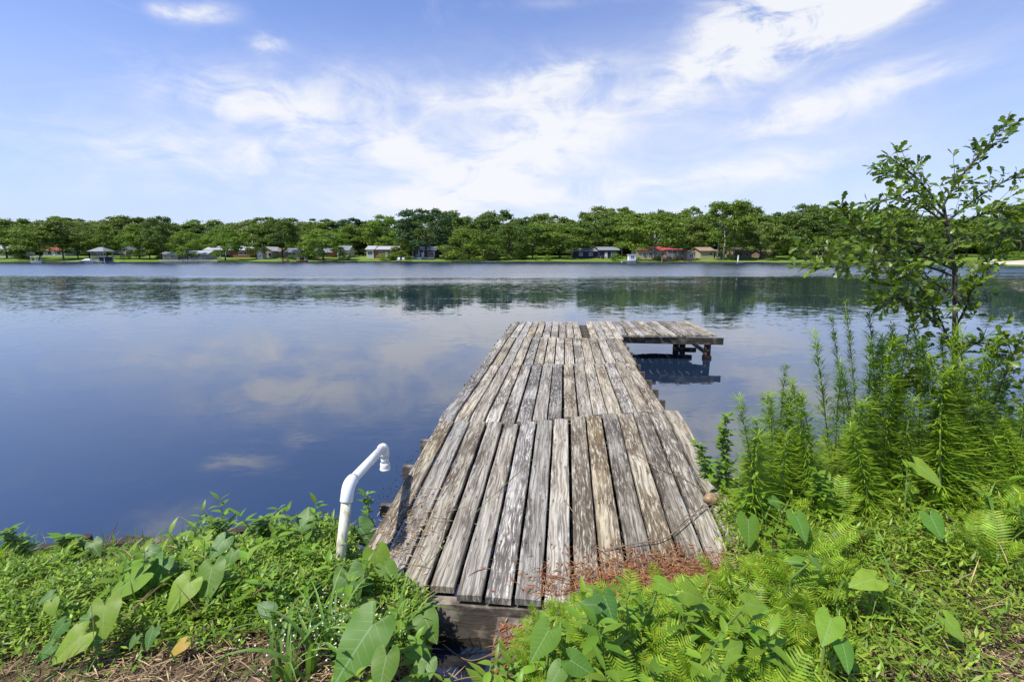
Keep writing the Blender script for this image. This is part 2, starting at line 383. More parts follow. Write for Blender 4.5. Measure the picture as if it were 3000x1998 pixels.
def soil_mat():
    m, b, out = newmat('bank_soil'); pos = b.node('ShaderNodeNewGeometry').outputs['Position']
    n = b.noise(pos, 9., 8, .65); n2 = b.noise(b.map(pos, (40, 90, 40)), 1., 4)
    base = b.mix(b.step(n, .35, .65), (.055, .040, .026), (.19, .135, .080))
    base = b.mix(b.m('MULTIPLY', b.step(n2, .55, .7), .6), base, (.33, .25, .15))
    s = b.node('ShaderNodeSeparateXYZ'); b.put(s.inputs[0], pos)
    base = b.mix(b.step(s.outputs[2], .10, -.02), base, (.030, .022, .014))
    principled(b, out, base, .95, .15, b.bump(b.m('ADD', n, n2), .8, .03)); return m
bank = obj('bank_ground', np_mesh('bank', np.stack([X.ravel(), Y.ravel(), Z.ravel()], -1), Q, soil_mat(), True)); tag(bank, kind='structure')

# old timber bulkhead along the left bank
bt = thing('timber_bulkhead', 'dark weathered timber bulkhead edging the bank left of the dock', 'retaining wall', (-2.4, 2.95, 0))
pts = [(-9.6, 2.42), (-6.4, 2.60), (-3.35, 2.83), (-1.30, 3.16)]
for k in range(3):
    a = Vector((*pts[k], 0)); c = Vector((*pts[k + 1], 0)); L = (c - a).length - .012
    mb = MB(); n = 14; ang = math.atan2(c.y - a.y, c.x - a.x)
    prof = [(-.055, -.45), (.055, -.45), (.06, .10), (.045, .205), (-.045, .215), (-.06, .10)]
    for i in range(n + 1):
        for (py, pz) in prof: mb.v.append(Vector((L * i / n, py + R.uniform(-.009, .009), pz + (R.uniform(-.016, .016) if pz > 0 else 0))))
    for i in range(n):
        for j in range(6):
            q = i * 6 + j; q2 = i * 6 + (j + 1) % 6; mb.f.append((q, q + 6, q2 + 6, q2))
    mb.f += [tuple(range(6)), tuple(n * 6 + j for j in reversed(range(6)))]
    mb.build('timber', M['bulk'], bt, matrix=Matrix.Translation(a - Vector((-2.4, 2.95, 0))) @ Matrix.Rotation(ang, 4, 'Z'))
for px_, py_ in ((-8, 2.42), (-4.9, 2.63), (-2.9, 2.78), (-1.75, 2.985)):
    mb = MB().tube([(0, 0, -.4), (0, 0, .0), (0, 0, .23)], [.05, .05, .046], 8); mb.build('stake', M['bulk'], bt, loc=(px_ + 2.4, py_ - 2.95 + .17, 0))

# ---------------------------------------------------------------- dock
TH = rad(6.1); DD = Vector((math.sin(TH), math.cos(TH), 0)); RR = Vector((math.cos(TH), -math.sin(TH), 0))
def dz_(s): # deck top height
    return .25 + .25 * min(1, max(0, (s - 2.3) / 2.35)) - (.012 * math.sin((s - 4.6) * .9) if s > 4.6 else 0)
dock = thing('dock', 'weathered grey plank dock running out from the bank, an L-shaped platform at its end', 'dock', (0, 0, 0), -TH)
# dock local frame: x = t (lateral), y = s (along)
def plank(t, s0, s1, wdt, lift=0, skew=0., bend=0.):
    n = max(6, int((s1 - s0) / .2)); mb = MB(); th = .038
    sl = s1 - s0; tw = R.uniform(-.004, .004); cup = R.uniform(-.002, .004)
    ph = R.uniform(0, 6); wz = R.uniform(.0, .004)
    for i in range(n + 1):
        f = i / n; s = s0 + sl * f
        z = dz_(s) + lift + math.sin(f * 5 + ph) * wz
        if f > .93: z += R.uniform(0, .004)
        xo = skew * f + bend * (1 - f) ** 3
        wl = wdt / 2 + R.uniform(-.0022, .0022); wr = wdt / 2 + R.uniform(-.0022, .0022)
        e = R.uniform(-.006, .006) if i in (0, n) else 0
        yy = s - s0 + e
        bz = .004
        for (x, zz_) in ((-wl, -th), (-wl, -bz), (-wl + bz, 0), (0, cup), (wr - bz, 0), (wr, -bz), (wr, -th)):
            mb.v.append(Vector((x + xo, yy, z + zz_ + tw * x / .07)))
    K = 7
    for i in range(n):
        for j in range(K):
            a = i * K + j; c = i * K + (j + 1) % K; mb.f.append((a, a + K, c + K, c))
    mb.f += [tuple(range(K)), tuple(n * K + j for j in reversed(range(K)))]
    return mb.build('plank', M['plank'], dock, loc=(t, s0, 0))
NP = 15; PT = .161
lerp = lambda a, c, f: a + (c - a) * f
for i in range(NP):
    f = i / (NP - 1); t = -1.13 + PT * i
    j0 = 2.33 + R.uniform(-.02, .03) + (.0 if i else .1)
    j1 = lerp(4.44, 4.98, max(0, (f - .3) / .7)) + R.uniform(-.03, .03)
    j2 = lerp(6.92, 7.30, f) + R.uniform(-.04, .04)
    j3 = 9.36 + R.uniform(-.02, .02)
    j4 = lerp(11.68, 11.98, f) + R.uniform(-.03, .03)
    wd = .1405 + R.uniform(-.004, .004)
    jt = lambda: R.uniform(-.004, .004)
    plank(t + jt() - .012 * (1 - f) + .02 * f, j0, j1 - .010, wd, .007, skew=.012 * (1 - f))
    plank(t - .0055 * i + jt() - .015, j1 + .012, j2 - .006, wd - .005, -.006)
    plank(t - .003 * i + jt() - .013, j2 + .006, j3 - .005, wd - .003, -.004)
    if i != 10: plank(t + jt(), j3 + .006, j4, wd - .002, -.003)
for k in range(12):                                                # the L platform
    t = -1.13 + PT * (NP + k); f = k / 11
    plank(t + R.uniform(-.004, .004), lerp(9.76, 9.98, f) + R.uniform(-.02, .02), lerp(12.0, 12.24, f) + R.uniform(-.02, .02), .142, R.uniform(-.004, .004), bend=(-.05 if k in (0, 4) else 0))
# joists, stringers, pilings
s = 2.62; kk = 0
while s < 11.9:
    z = dz_(s) - .044; lo = -1.245 - R.uniform(0, .03) - (.05 if s < 4.5 else 0)
    h = .13 if s > 3.3 else .09
    MB().box(lo, 1.20 + R.uniform(-.02, .02), -.022, .022, z - h, z).build('joist', M['joist'], dock, loc=(0, s, 0), rot=(0, 0, R.uniform(-.008, .008)))
    s += .53 if kk < 2 else .46; kk += 1
for t in (-1.05, 0., 1.05):
    mb = MB()
    for a, c in ((3.4, 7.6), (7.62, 11.95)):
        mb.box(t - .03, t + .03, a, c, .15, .33)
    mb.build('stringer', M['wet_wood'], dock)
for t in (-.96, .97):
    for s in (4.4, 6.9, 9.3, 11.7):
        MB().tube([(0, 0, -1.2), (0, 0, 0), (0, 0, .32)], [.075, .075, .07], 10).build('piling', M['wet_wood'], dock, loc=(t, s, 0), smooth=True)
for s, l0, l1 in ((9.93, 1.27, 3.24), (10.95, 1.27, 3.16), (12.02, 1.27, 3.2)):
    MB().box(l0, l1, -.025, .025, dz_(s) - .185, dz_(s) - .046).build('platform_beam', M['wet_wood'], dock, loc=(0, s, 0))
for t, s in ((2.62, 11.1), (3.0, 10.02), (2.95, 11.85), (1.45, 11.8)):
    p = MB().tube([(.01, 0, -1.2), (0, 0, 0), (.0, 0, .36)], [.075, .072, .068], 12).build('platform_post', M['wet_wood'], dock, loc=(t, s + .11, 0), smooth=True)
    if (t, s) == (3.0, 10.02):
        MB().tube([(0, 0, -.02), (0, 0, .025), (.01, 0, .07)], [.088, .098, .086], 10).build('collar', M['rust'], p)
mb = MB(); mb.add([(2.60, 10.00, .34), (2.72, 10.00, .34), (2.95, 10.00, .19), (2.95, 10.00, .08), (2.60, 9.965, .34), (2.72, 9.965, .34), (2.95, 9.965, .19), (2.95, 9.965, .08)], [(0, 1, 2, 3), (7, 6, 5, 4), (0, 4, 5, 1), (1, 5, 6, 2), (2, 6, 7, 3), (3, 7, 4, 0)])
mb.build('brace', M['wet_wood'], dock)
mb = MB(); mb.box(2.56, 3.02, 11.0, 11.05, -.02, .05); mb.build('brace', M['wet_wood'], dock)
# header at the bank end
def beam(x0, x1, y, z0, z1, dep, mat):
    mb = MB(); n = 12
    for i in range(n + 1):
        for (py, pz) in ((-dep / 2, z0), (dep / 2, z0), (dep / 2, z1), (-dep / 2, z1)):
            mb.v.append(Vector((lerp(x0, x1, i / n), py + R.uniform(-.006, .006), pz + R.uniform(-.007, .007))))
    for i in range(n):
        for j in range(4):
            a = i * 4 + j; c = i * 4 + (j + 1) % 4; mb.f.append((a, a + 4, c + 4, c))
    mb.f += [(0, 1, 2, 3), (n * 4 + 3, n * 4 + 2, n * 4 + 1, n * 4)]
    return mb.build('header_beam', mat, dock, loc=(0, y, 0))
beam(-1.12, 1.0, 2.335, .055, .195, .07, M['joist'])
beam(-1.05, .2, 2.27, -.08, .06, .07, M['wet_wood'])

# ---------------------------------------------------------------- approach board in front of the dock
ab = thing('approach_board', 'short brown board sloping from the dock down into the gully', 'board', (.02, 2.02, .0), -TH)
mb = MB(); 
for i in range(9):
    f = i / 8
    for (x, z) in ((-.13, -.03), (.13, -.03), (.13, 0), (-.13, 0)): mb.v.append(Vector((x + R.uniform(-.004, .004), -.28 + .56 * f, .10 + .06 * f + z + R.uniform(-.003, .003))))
for i in range(8):
    for j in range(4):
        a = i * 4 + j; c = i * 4 + (j + 1) % 4; mb.f.append((a, a + 4, c + 4, c))
mb.f += [(0, 1, 2, 3), (35, 34, 33, 32)]
mb.build('board', M['joist'], ab)

# ---------------------------------------------------------------- white pvc standpipe
def at_zc(u, v, Zc):
    return Vector((0, 0, CAMZ)) + ray(u, v) * Zc
pA = at_zc(1003, 1600, 2.72); pTop = at_zc(1017, 1452, 2.84)
g = GZ(pA.x, pA.y); base = Vector((pA.x - .05, pA.y - .01, g - .06))
pE = at_zc(1121, 1312, 3.62)
st = thing('standpipe', 'white plastic standpipe with a bent arm left of the dock', 'pipe', (base.x, base.y, g))
O = Vector((base.x, base.y, g))
def tubeP(name, pts, r, mat, par=st, k=16): return MB().tube([Vector(p) - O for p in pts], r, k).build(name, mat, par, smooth=True)
tubeP('riser_pipe', [base, (base + pTop) / 2, pTop], .030, M['pvc_old'])
ad = (pE - (pTop + Vector((.012, .03, .06)))).normalized()
e0 = pTop; ud = (pTop - base).normalized()
c1 = e0 + ud * .065
pts = [e0 - ud * .035, e0 - ud * .03]
for k in range(7):
    f = k / 6; a = (1 - f); pts.append(c1 - ud * .055 * (1 - f) ** 2 + ad * .055 * f ** 2 + (ud * 0))
aS = c1 + ad * .055
pts += [aS + ad * .035]
tubeP('lower_elbow', pts, [.0365, .038] + [.0375] * 7 + [.037], M['pvc'])
tubeP('arm_pipe', [aS, (aS + pE) / 2, pE], .030, M['pvc'])
dn = Vector((.0, 0, -1)); c2 = pE + ad * .045
pts = [pE - ad * .025]
for k in range(8):
    f = k / 7; pts.append(c2 - ad * .06 * (1 - f) ** 2 + dn * .06 * f ** 2)
pts.append(c2 + dn * .085)
tubeP('upper_elbow', pts, .0365, M['pvc'])
q = c2 + dn * .085
tubeP('nipple', [q, q + dn * .05], .030, M['pvc'])
cp = tubeP('coupling', [q + dn * .05, q + dn * .056, q + dn * .105, q + dn * .112], [.034, .037, .037, .034], M['pvc'])
tubeP('collar_ring', [q + dn * .092, q + dn * .106], .0405, M['pvc'], cp)
tubeP('clamp_ring', [base + ud * .13, base + ud * .155], .036, M['pvc'])
sp_ = base + ud * .10
sg = tubeP('spigot', [sp_, sp_ + Vector((-.05, -.02, .0)), sp_ + Vector((-.075, -.035, -.02)), sp_ + Vector((-.085, -.04, -.05))], [.013, .014, .013, .011], M['metal'])
tubeP('handle', [sp_ + Vector((-.05, -.02, .01)), sp_ + Vector((-.05, -.02, .035)), sp_ + Vector((-.05, -.02, .04))], [.005, .005, .02], M['metal'], sg)

# ---------------------------------------------------------------- far shore terrain
FE = F / (math.cos(PIT) * math.cos(PIT)) * 1.0            # px per unit slope on the horizon row
FE = F * (math.cos(PIT) + math.sin(PIT) * (CY - HOR) / F)
SPX = [-2600, -1200, -400, 0, 500, 1000, 1500, 2000, 2300, 2600, 2850, 3000, 3400, 5600]
SPY = [80, 128, 145, 148, 156, 163, 160, 150, 142, 128, 106, 100, 92, 55]
def shY(px): return float(np.interp(px, SPX, SPY))
DZ = [(-3, -1.2), (-.05, -1.2), (0, .22), (2, .38), (8, .85), (18, 1.45), (30, 2.0), (45, 2.5), (80, 3.3), (150, 4.2), (700, 6)]
def fgz(d): return float(np.interp(d, [q[0] for q in DZ], [q[1] for q in DZ]))
def fX(px, Y): return (px - CX) / FE * Y
def fZ(py, Y): return CAMZ + (HOR - py) / FE * Y
def far(px, d):
    Y = shY(px) + d; return Vector((fX(px, Y), Y, fgz(d)))
cols = list(range(-2600, 5601, 50)); V = []; 
for pxc in cols:
    for d, z in DZ:
        Y = shY(pxc) + d; V.append((fX(pxc, Y), Y, z + (.06 * math.sin(pxc * .05 + d) if d > 1 else 0)))
k = len(DZ); Q = [(i * k + j, (i + 1) * k + j, (i + 1) * k + j + 1, i * k + j + 1) for i in range(len(cols) - 1) for j in range(k - 1)]
def lawn_mat():
    m, b, out = newmat('lawn_grass'); pos = b.node('ShaderNodeNewGeometry').outputs['Position']
    n = b.noise(b.map(pos, (.12, .3, 1)), 1., 5, .6); n2 = b.noise(pos, 1.8, 4)
    base = b.mix(b.step(n, .35, .65), (.085, .155, .018), (.16, .24, .035))
    base = b.mix(b.m('MULTIPLY', b.step(n2, .5, .75), .5), base, (.05, .10, .015))
    principled(b, out, base, .9, .15, b.bump(n2, .6, .1)); return m
fb = obj('far_lawn', np_mesh('far_lawn', V, Q, lawn_mat(), True)); tag(fb, kind='structure')

# low dark seawall
mb = MB(); segs = list(range(-600, 2620, 20))
for pxc in segs:
    Y = shY(pxc) - .25; hz_ = .28 + .06 * math.sin(pxc * .013) + R.uniform(-.03, .03)
    for (dy, z) in ((-.12, -.6), (.12, -.6), (.12, hz_), (-.12, hz_)): mb.v.append(Vector((fX(pxc, Y), Y + dy, z)))
for i in range(len(segs) - 1):
    for j in range(4):
        a = i * 4 + j; c = i * 4 + (j + 1) % 4; mb.f.append((a, a + 4, c + 4, c))
tag(mb.build('seawall', M['bulk']), 'low dark timber seawall along the far shoreline', 'seawall')

# pale sand at the right-hand shore
mb = MB(); n = 26
for i in range(n + 1):
    f = i / n; pxc = lerp(2862, 3500, f); dep = 3 + 8 * min(1, f * 4)
    for j in range(6):
        g_ = j / 5; d = lerp(.1, dep, g_); Y = shY(pxc) + d
        mb.v.append(Vector((fX(pxc, Y), Y, fgz(d) + .05 + .55 * math.sin(g_ * math.pi) * min(1, f * 4) + R.uniform(-.03, .03))))
for i in range(n):
    for j in range(5): a = i * 6 + j; mb.f.append((a, a + 6, a + 7, a + 1))
tag(mb.build('sand', plain('pale_sand', (.50, .43, .33), .95, .1, .2, .6), smooth=True), kind='structure')

# ---------------------------------------------------------------- trees
def crown_mesh(seed, mat, nclump, nleaf, style, name='crown'):
    g = np.random.default_rng(seed); C = []; rad_ = []
    for i in range(nclump):
        a = g.uniform(0, 2 * math.pi); h = g.uniform(0, 1) ** .8
        if style == 'oak': prof = .45 + .55 * math.sin(math.pi * min(1, h * .80 + .17)) ** .8; z = .17 + h * .77
        elif style == 'round': prof = .15 + .85 * math.sin(math.pi * (h * .86 + .1)) ; z = .13 + h * .83
        elif style == 'droop': prof = .75 + .25 * math.sin(math.pi * h) - .45 * max(0, h - .6) / .4; z = .04 + h * .90
        elif style == 'tall': prof = .45 + .40 * math.sin(math.pi * (h * .9 + .05)); z = .30 + h * .66
        else: prof = .95 * (1 - h) + .12; z = .16 + h * .82                                      # cone
        r = .5 * prof * g.uniform(.35, 1) ** .45
        C.append((r * math.cos(a), r * math.sin(a), z)); rad_.append(g.uniform(.075, .165) * (1.15 - .4 * h))
    C = np.array(C); rad_ = np.array(rad_)
    ci = g.integers(0, nclump, nleaf)
    d = g.normal(size=(nleaf, 3)); d /= np.linalg.norm(d, axis=1)[:, None]
    d[:, 2] = np.where(d[:, 2] < -.25, -d[:, 2] * .6, d[:, 2])
    rr = rad_[ci] * g.uniform(.35, 1.12, nleaf) ** .6
    P = C[ci] + d * rr[:, None] * np.array([1.1, 1.1, .80])
    if style == 'droop': P[:, 2] -= np.abs(g.normal(0, .05, nleaf)) * (np.hypot(P[:, 0], P[:, 1]) > .25)
    # straggling sprays off the outline
    ns = nleaf // 9; si = g.integers(0, nclump, ns); t = g.uniform(.9, 1.7, ns)
    nd = g.normal(size=(ns, 3)); nd /= np.linalg.norm(nd, axis=1)[:, None]; nd[:, 2] = np.abs(nd[:, 2]) * .8
    P[:ns] = C[si] + nd * (rad_[si] * t)[:, None] * np.array([1.1, 1.1, .7])
    nrm = d * .75 + g.normal(size=(nleaf, 3)) * .6 + np.array([0, 0, .45]); nrm /= np.linalg.norm(nrm, axis=1)[:, None]
    ax = np.cross(nrm, g.normal(size=(nleaf, 3))); ax /= np.linalg.norm(ax, axis=1)[:, None]; bx = np.cross(nrm, ax)
    s = g.uniform(.011, .025, nleaf)[:, None]; s2 = s * g.uniform(.5, .9, nleaf)[:, None]
    fix = np.array([.9, .9, 1.0])
    V = np.stack([P - ax * s * fix, P - bx * s2 * fix, P + ax * s * fix, P + bx * s2 * fix], 1).reshape(-1, 3)
    return np_mesh(name, V, np.arange(nleaf * 4).reshape(-1, 4), mat)
def trunk_mesh(seed, mat, style):
    g = random.Random(seed); mb = MB(); top = {'oak': .55, 'round': .6, 'droop': .6, 'tall': .85, 'cone': .9}[style]
    p = []; 
    for i in range(6):
        f = i / 5; p.append((g.uniform(-.02, .02) * f * 2, g.uniform(-.02, .02) * f * 2, -.02 + top * f))
    mb.tube(p, [.030, .024, .020, .017, .012, .006], 7)
    for i in range(6 if style != 'cone' else 3):
        a = 6.28 * i / 6 + g.uniform(-.5, .5); h = g.uniform(.22, top * .8); r = g.uniform(.2, .42); q = Vector((0, 0, h))
        mb.tube([q, q + Vector((math.cos(a) * r * .5, math.sin(a) * r * .5, .10)), q + Vector((math.cos(a) * r, math.sin(a) * r, g.uniform(.16, .3)))], [.012, .008, .003], 5)
    return mb.mesh('trunk', mat, True)
TM = {'dark': leafmat('oak_crown_dark', (.068, .122, .020), (.125, .190, .030), .26, .5, .25, .02, .42),
      'mid': leafmat('crown_mid', (.095, .160, .018), (.175, .250, .030), .28, .5, .25, .018, .35),
      'light': leafmat('crown_light', (.125, .215, .022), (.185, .285, .032), .28, .5, .25, .015, .3),
      'olive': leafmat('crown_olive', (.115, .165, .028), (.175, .230, .045), .25, .5, .25, .018, .3),
      'blue': leafmat('crown_bluegreen', (.034, .078, .026), (.066, .122, .034), .2, .5, .25, .015, .35)}
BK = {'dark': dark_wood('tree_bark', (.045, .037, .030), (.10, .085, .07)), 'pale': dark_wood('pale_bark', (.20, .18, .15), (.36, .33, .29))}
CR = {}; TRK = {}
for si, stl in enumerate(('oak', 'round', 'droop', 'tall', 'cone')):
    TRK[stl] = {bk: [trunk_mesh(40 + si * 3 + q, BK[bk], stl) for q in range(2)] for bk in ('dark', 'pale')}
def crown(stl, cm, q):
    key = (stl, cm, q)
    if key not in CR: CR[key] = crown_mesh(hash_(stl, q), TM[cm], 44, 9000, stl)
    return CR[key]
def hash_(stl, q): return {'oak': 11, 'round': 23, 'droop': 37, 'tall': 53, 'cone': 71}[stl] * 10 + q
def tree(name, px, d, ytop, wpx, stl, cm, label, group=None, bark='dark', q=None):
    p = far(px, d); Y = p.y; H_ = (fZ(ytop, Y) - p.z) / .97; W_ = wpx / FE * Y
    t = thing(name, label, 'tree', p, R.uniform(0, 6.28), group)
    q = R.randrange(3) if q is None else q
    obj('trunk', TRK[stl][bark][q % 2], t, scale=(max(W_, H_ * .5) * .8, max(W_, H_ * .5) * .8, H_))
    obj('crown', crown(stl, cm, q), t, scale=(W_, W_, H_)); return t
OAK, BG = 'oak_tree', 'woods behind the lakeside houses'
FRONT = [
 (118, 9, 668, 150, 'oak', 'mid', 'broad oak with dark trunk at the far left shore', 'dark'), (185, 10, 655, 110, 'tall', 'olive', 'olive tree with pale trunk left of the boathouse', 'pale'),
 (20, 14, 672, 110, 'droop', 'mid', 'drooping tree at the left end of the far shore', 'dark'), (262, 20, 664, 90, 'round', 'olive', 'olive round tree just left of the boathouse roof', 'dark'),
 (314, 12, 668, 82, 'cone', 'mid', 'deep green conical tree right behind the boathouse', 'dark'), (408, 12, 664, 105, 'round', 'mid', 'wide leafy tree on two trunks left of the tan shed', 'dark'),
 (474, 7, 641, 88, 'tall', 'dark', 'tall dark tree standing before the tan shed', 'dark'), (549, 5, 684, 84, 'round', 'light', 'bright yellow-green tree before the white cottage', 'dark'),
 (659, 5, 668, 92, 'round', 'light', 'bright green tree standing before the brick hip-roofed house', 'dark'), (828, 14, 650, 110, 'tall', 'dark', 'dark tree right of the tan gabled house', 'dark'),
 (770, 34, 660, 90, 'oak', 'mid', 'oak rising behind the tan gabled house', 'dark'), (947, 5, 676, 128, 'round', 'light', 'round light green tree close to the water with thick trunk', 'dark'),
 (1052, 34, 662, 100, 'oak', 'mid', 'oak behind the white-fronted brick house', 'dark'), (1128, 30, 640, 110, 'round', 'light', 'bright green tree above the brick wing of the long house', 'dark'),
 (1182, 16, 690, 60, 'droop', 'mid', 'small drooping tree between the long house and the blue house', 'dark'),
 (1250, 14, 612, 165, 'oak', 'blue', 'tallest blue-green oak, standing before the dark blue house', 'dark'), (1374, 7, 672, 150, 'droop', 'mid', 'drooping round tree right of the small red brick house', 'dark'),
 (1345, 30, 640, 110, 'oak', 'dark', 'dark oak behind the drooping round tree', 'dark'), (1490, 10, 664, 120, 'droop', 'dark', 'dark drooping tree right of the cream house', 'dark'), (1430, 28, 650, 100, 'tall', 'dark', 'tall dark tree behind the cream house', 'dark'),
 (1560, 12, 668, 110, 'oak', 'dark', 'dark oak above the small palm', 'dark'), (1640, 16, 660, 150, 'oak', 'mid', 'spreading oak before the navy house', 'dark'), (1735, 30, 650, 140, 'oak', 'dark', 'oak over the roof of the navy house', 'dark'),
 (1822, 22, 640, 110, 'oak', 'mid', 'oak between the navy house and the red-roofed house', 'dark'), (1915, 9, 630, 190, 'oak', 'mid', 'big spreading oak with grey trunk before the red-roofed house', 'pale'),
 (2035, 34, 645, 120, 'round', 'olive', 'yellowish tree behind the small shed with white window', 'dark'), (2121, 8, 604, 150, 'tall', 'mid', 'tall tree on pale twin trunks right of the tan-roofed house', 'pale'),
 (2150, 7, 650, 60, 'tall', 'mid', 'slim pale-trunked tree beside the tall twin-trunked tree', 'pale'), (2228, 9, 650, 130, 'oak', 'olive', 'olive oak with dark leaning trunk before the brown-roofed house', 'dark'),
 (2320, 14, 614, 150, 'oak', 'dark', 'dark dense oak at the right, left of the sapling', 'dark'), (2425, 16, 608, 140, 'oak', 'dark', 'dense dark oak behind the sapling left branches', 'dark'),
 (2560, 18, 610, 190, 'oak', 'mid', 'broad oak seen behind the sapling', 'dark'), (2690, 22, 640, 170, 'oak', 'mid', 'oak behind the sapling trunk on the far shore', 'dark'),
 (2830, 26, 645, 150, 'oak', 'mid', 'low oak right of the sapling trunk on the far shore', 'dark'), (2985, 20, 604, 150, 'oak', 'blue', 'dark oak at the right picture edge above the sand', 'dark')]
for (px_, d, yt, wp, stl, cm, lab, bk) in FRONT:
    tree('shade_tree' if stl not in ('oak',) else OAK, px_, d, yt, wp, stl, cm, lab, 'trees on the far lawns', bk)
PRX = [-500, 0, 40, 170, 300, 450, 520, 600, 700, 790, 850, 960, 1050, 1130, 1172, 1215, 1300, 1340, 1400, 1460, 1510, 1565, 1610, 1655, 1700, 1740, 1790, 1850, 1960, 2010, 2050, 2100, 2150, 2195, 2240, 2290, 2330, 2420, 2480, 2550, 2640, 2700, 2800, 2900, 2960, 3010, 3600]
PRY = [650, 658, 648, 640, 648, 641, 652, 652, 650, 640, 650, 640, 646, 640, 660, 632, 625, 640, 638, 624, 628, 620, 628, 645, 640, 625, 613, 614, 622, 614, 626, 625, 606, 622, 640, 640, 616, 612, 625, 616, 626, 642, 645, 638, 624, 604, 600]
SKYROW, MIDROW = [], []
px_ = -260
while px_ < 3300:
    yt = float(np.interp(px_, PRX, PRY)) + R.choice((-3, 1, 4, 8, 12, 18)) + R.uniform(-3, 3)
    SKYROW.append(tree('woodland_tree', px_, R.uniform(46, 72), yt, R.uniform(100, 150), R.choice(['round', 'round', 'round', 'droop', 'oak']), R.choice(['dark', 'mid', 'mid', 'olive', 'olive', 'blue']), 'tree in the wooded backdrop behind the lakeside houses', BG))
    px_ += R.uniform(30, 52)
px_ = -240
while px_ < 3250:
    yt = float(np.interp(px_, PRX, PRY)) + R.uniform(14, 42)
    MIDROW.append(tree('woodland_tree', px_, R.uniform(33, 45), yt, R.uniform(80, 130), R.choice(['round', 'droop', 'droop', 'oak']), R.choice(['dark', 'mid', 'mid', 'olive', 'light', 'dark']), 'tree in the wooded backdrop behind the lakeside houses', BG))
    px_ += R.uniform(42, 75)
px_ = -300                                                    # understorey closing the view between the trunks
while px_ < 3300:
    tree('understorey_tree', px_, R.uniform(56, 92), 690 + R.uniform(-10, 12), R.uniform(120, 170), 'droop', R.choice(['dark', 'blue']), 'low dark understorey tree deep in the far woods', 'understorey of the far woods')
    px_ += R.uniform(24, 38)

LAWN = []
for pxl in (62, 225, 440, 745, 905, 1196, 1332, 1462, 1522, 1602, 1665, 2140, 2262, 2355, 2390, 2460, 2600, 2720):
    LAWN.append(tree('lawn_tree', pxl + R.uniform(-6, 6), R.uniform(9, 13), R.uniform(690, 722), R.uniform(48, 84), R.choice(['round', 'droop', 'tall', 'oak']), R.choice(['dark', 'mid', 'light', 'olive', 'mid']), 'small lawn tree', 'small trees between the houses'))
# bushes on the far lawns
def bush(px, d, w, h, cm, label):
    p = far(px, d); W_ = w / FE * p.y; H_ = h / FE * p.y
    t = thing('bush', label, 'bush', p, R.uniform(0, 6), 'bushes on the far lawns')
    obj('foliage', crown('round', cm, 0), t, loc=(0, 0, -.22 * H_), scale=(W_, W_, H_ * 1.22))
for a in ((1008, 6, 40, 22, 'light', 'pale bush on the lawn right of the round light green tree'), (1132, 5, 52, 20, 'light', 'flowering bush before the brick wing of the long house'), (1805, 3, 30, 22, 'light', 'bright bush left of the white boat'),
          (1858, 2, 34, 15, 'light', 'low bush right of the white boat'), (1603, 4, 22, 16, 'light', 'yellow-green bush left of the navy house lawn'), (1930, 8, 20, 10, 'mid', 'low bush before the red-roofed house porch'),
          (2010, 12, 16, 14, 'mid', 'small bush by the shed with white window'), (1475, 5, 40, 30, 'olive', 'tan feathery bush by the cream house'), (1440, 4, 34, 22, 'mid', 'dark bush at the water below the cream house'), (1170, 8, 60, 22, 'mid', 'sprawling bush left of the dark blue house'),
          (2985, 14, 70, 24, 'light', 'wide green bush above the pale sand'), (2560, 6, 70, 18, 'mid', 'bush on the far shore behind the sapling'), (880, 8, 60, 18, 'dark', 'dark hedge left of the round light green tree'), (365, 9, 30, 12, 'mid', 'low bush right of the boathouse')):
    bush(*a)

# ---------------------------------------------------------------- houses on the far shore
def siding(name, c): return plain(name, c, .7, .25, .08, 1.2)
def brickm(name, c):
    m, b, out = newmat(name); tc = b.node('ShaderNodeTexCoord').outputs['Object']
    n = b.noise(b.map(tc, (4, 4, 12)), 1., 3); base = b.mix(b.step(n, .4, .6), tuple(x * .72 for x in c), tuple(x * 1.15 for x in c))
    principled(b, out, base, .85, .2); return m
HM = dict(white=siding('white_siding', (.50, .49, .45)), cream=siding('cream_siding', (.52, .46, .34)), tan=siding('tan_siding', (.42, .35, .24)), grey=siding('grey_siding', (.34, .35, .36)), navy=siding('dark_navy_siding', (.030, .028, .050)),
          blue=siding('dark_blue_siding', (.05, .06, .10)), brick=brickm('red_brick', (.25, .095, .055)), brick2=brickm('orange_brick', (.30, .14, .07)), brown=siding('brown_siding', (.22, .16, .11)), pink=siding('pinkish_siding', (.33, .23, .19)),
          r_red=plain('red_metal_roof', (.42, .085, .07), .5, .4), r_grey=plain('grey_roof', (.20, .21, .23), .6, .4), r_light=plain('light_metal_roof', (.36, .37, .38), .6, .3), r_dark=plain('dark_shingle_roof', (.085, .085, .095), .8, .2), r_tan=plain('tan_shingle_roof', (.27, .20, .14), .85, .2), r_brown=plain('brown_shingle_roof', (.17, .12, .09), .85, .2),
          trim=plain('white_trim', (.70, .70, .68), .5), deck=plain('deck_wood', (.25, .15, .09), .8), reddeck=plain('red_deck_paint', (.26, .05, .045), .6))
def glass():
    m, b, out = newmat('window_glass'); principled(b, out, (.02, .025, .03), .08, .6); return m
HM['glass'] = glass()
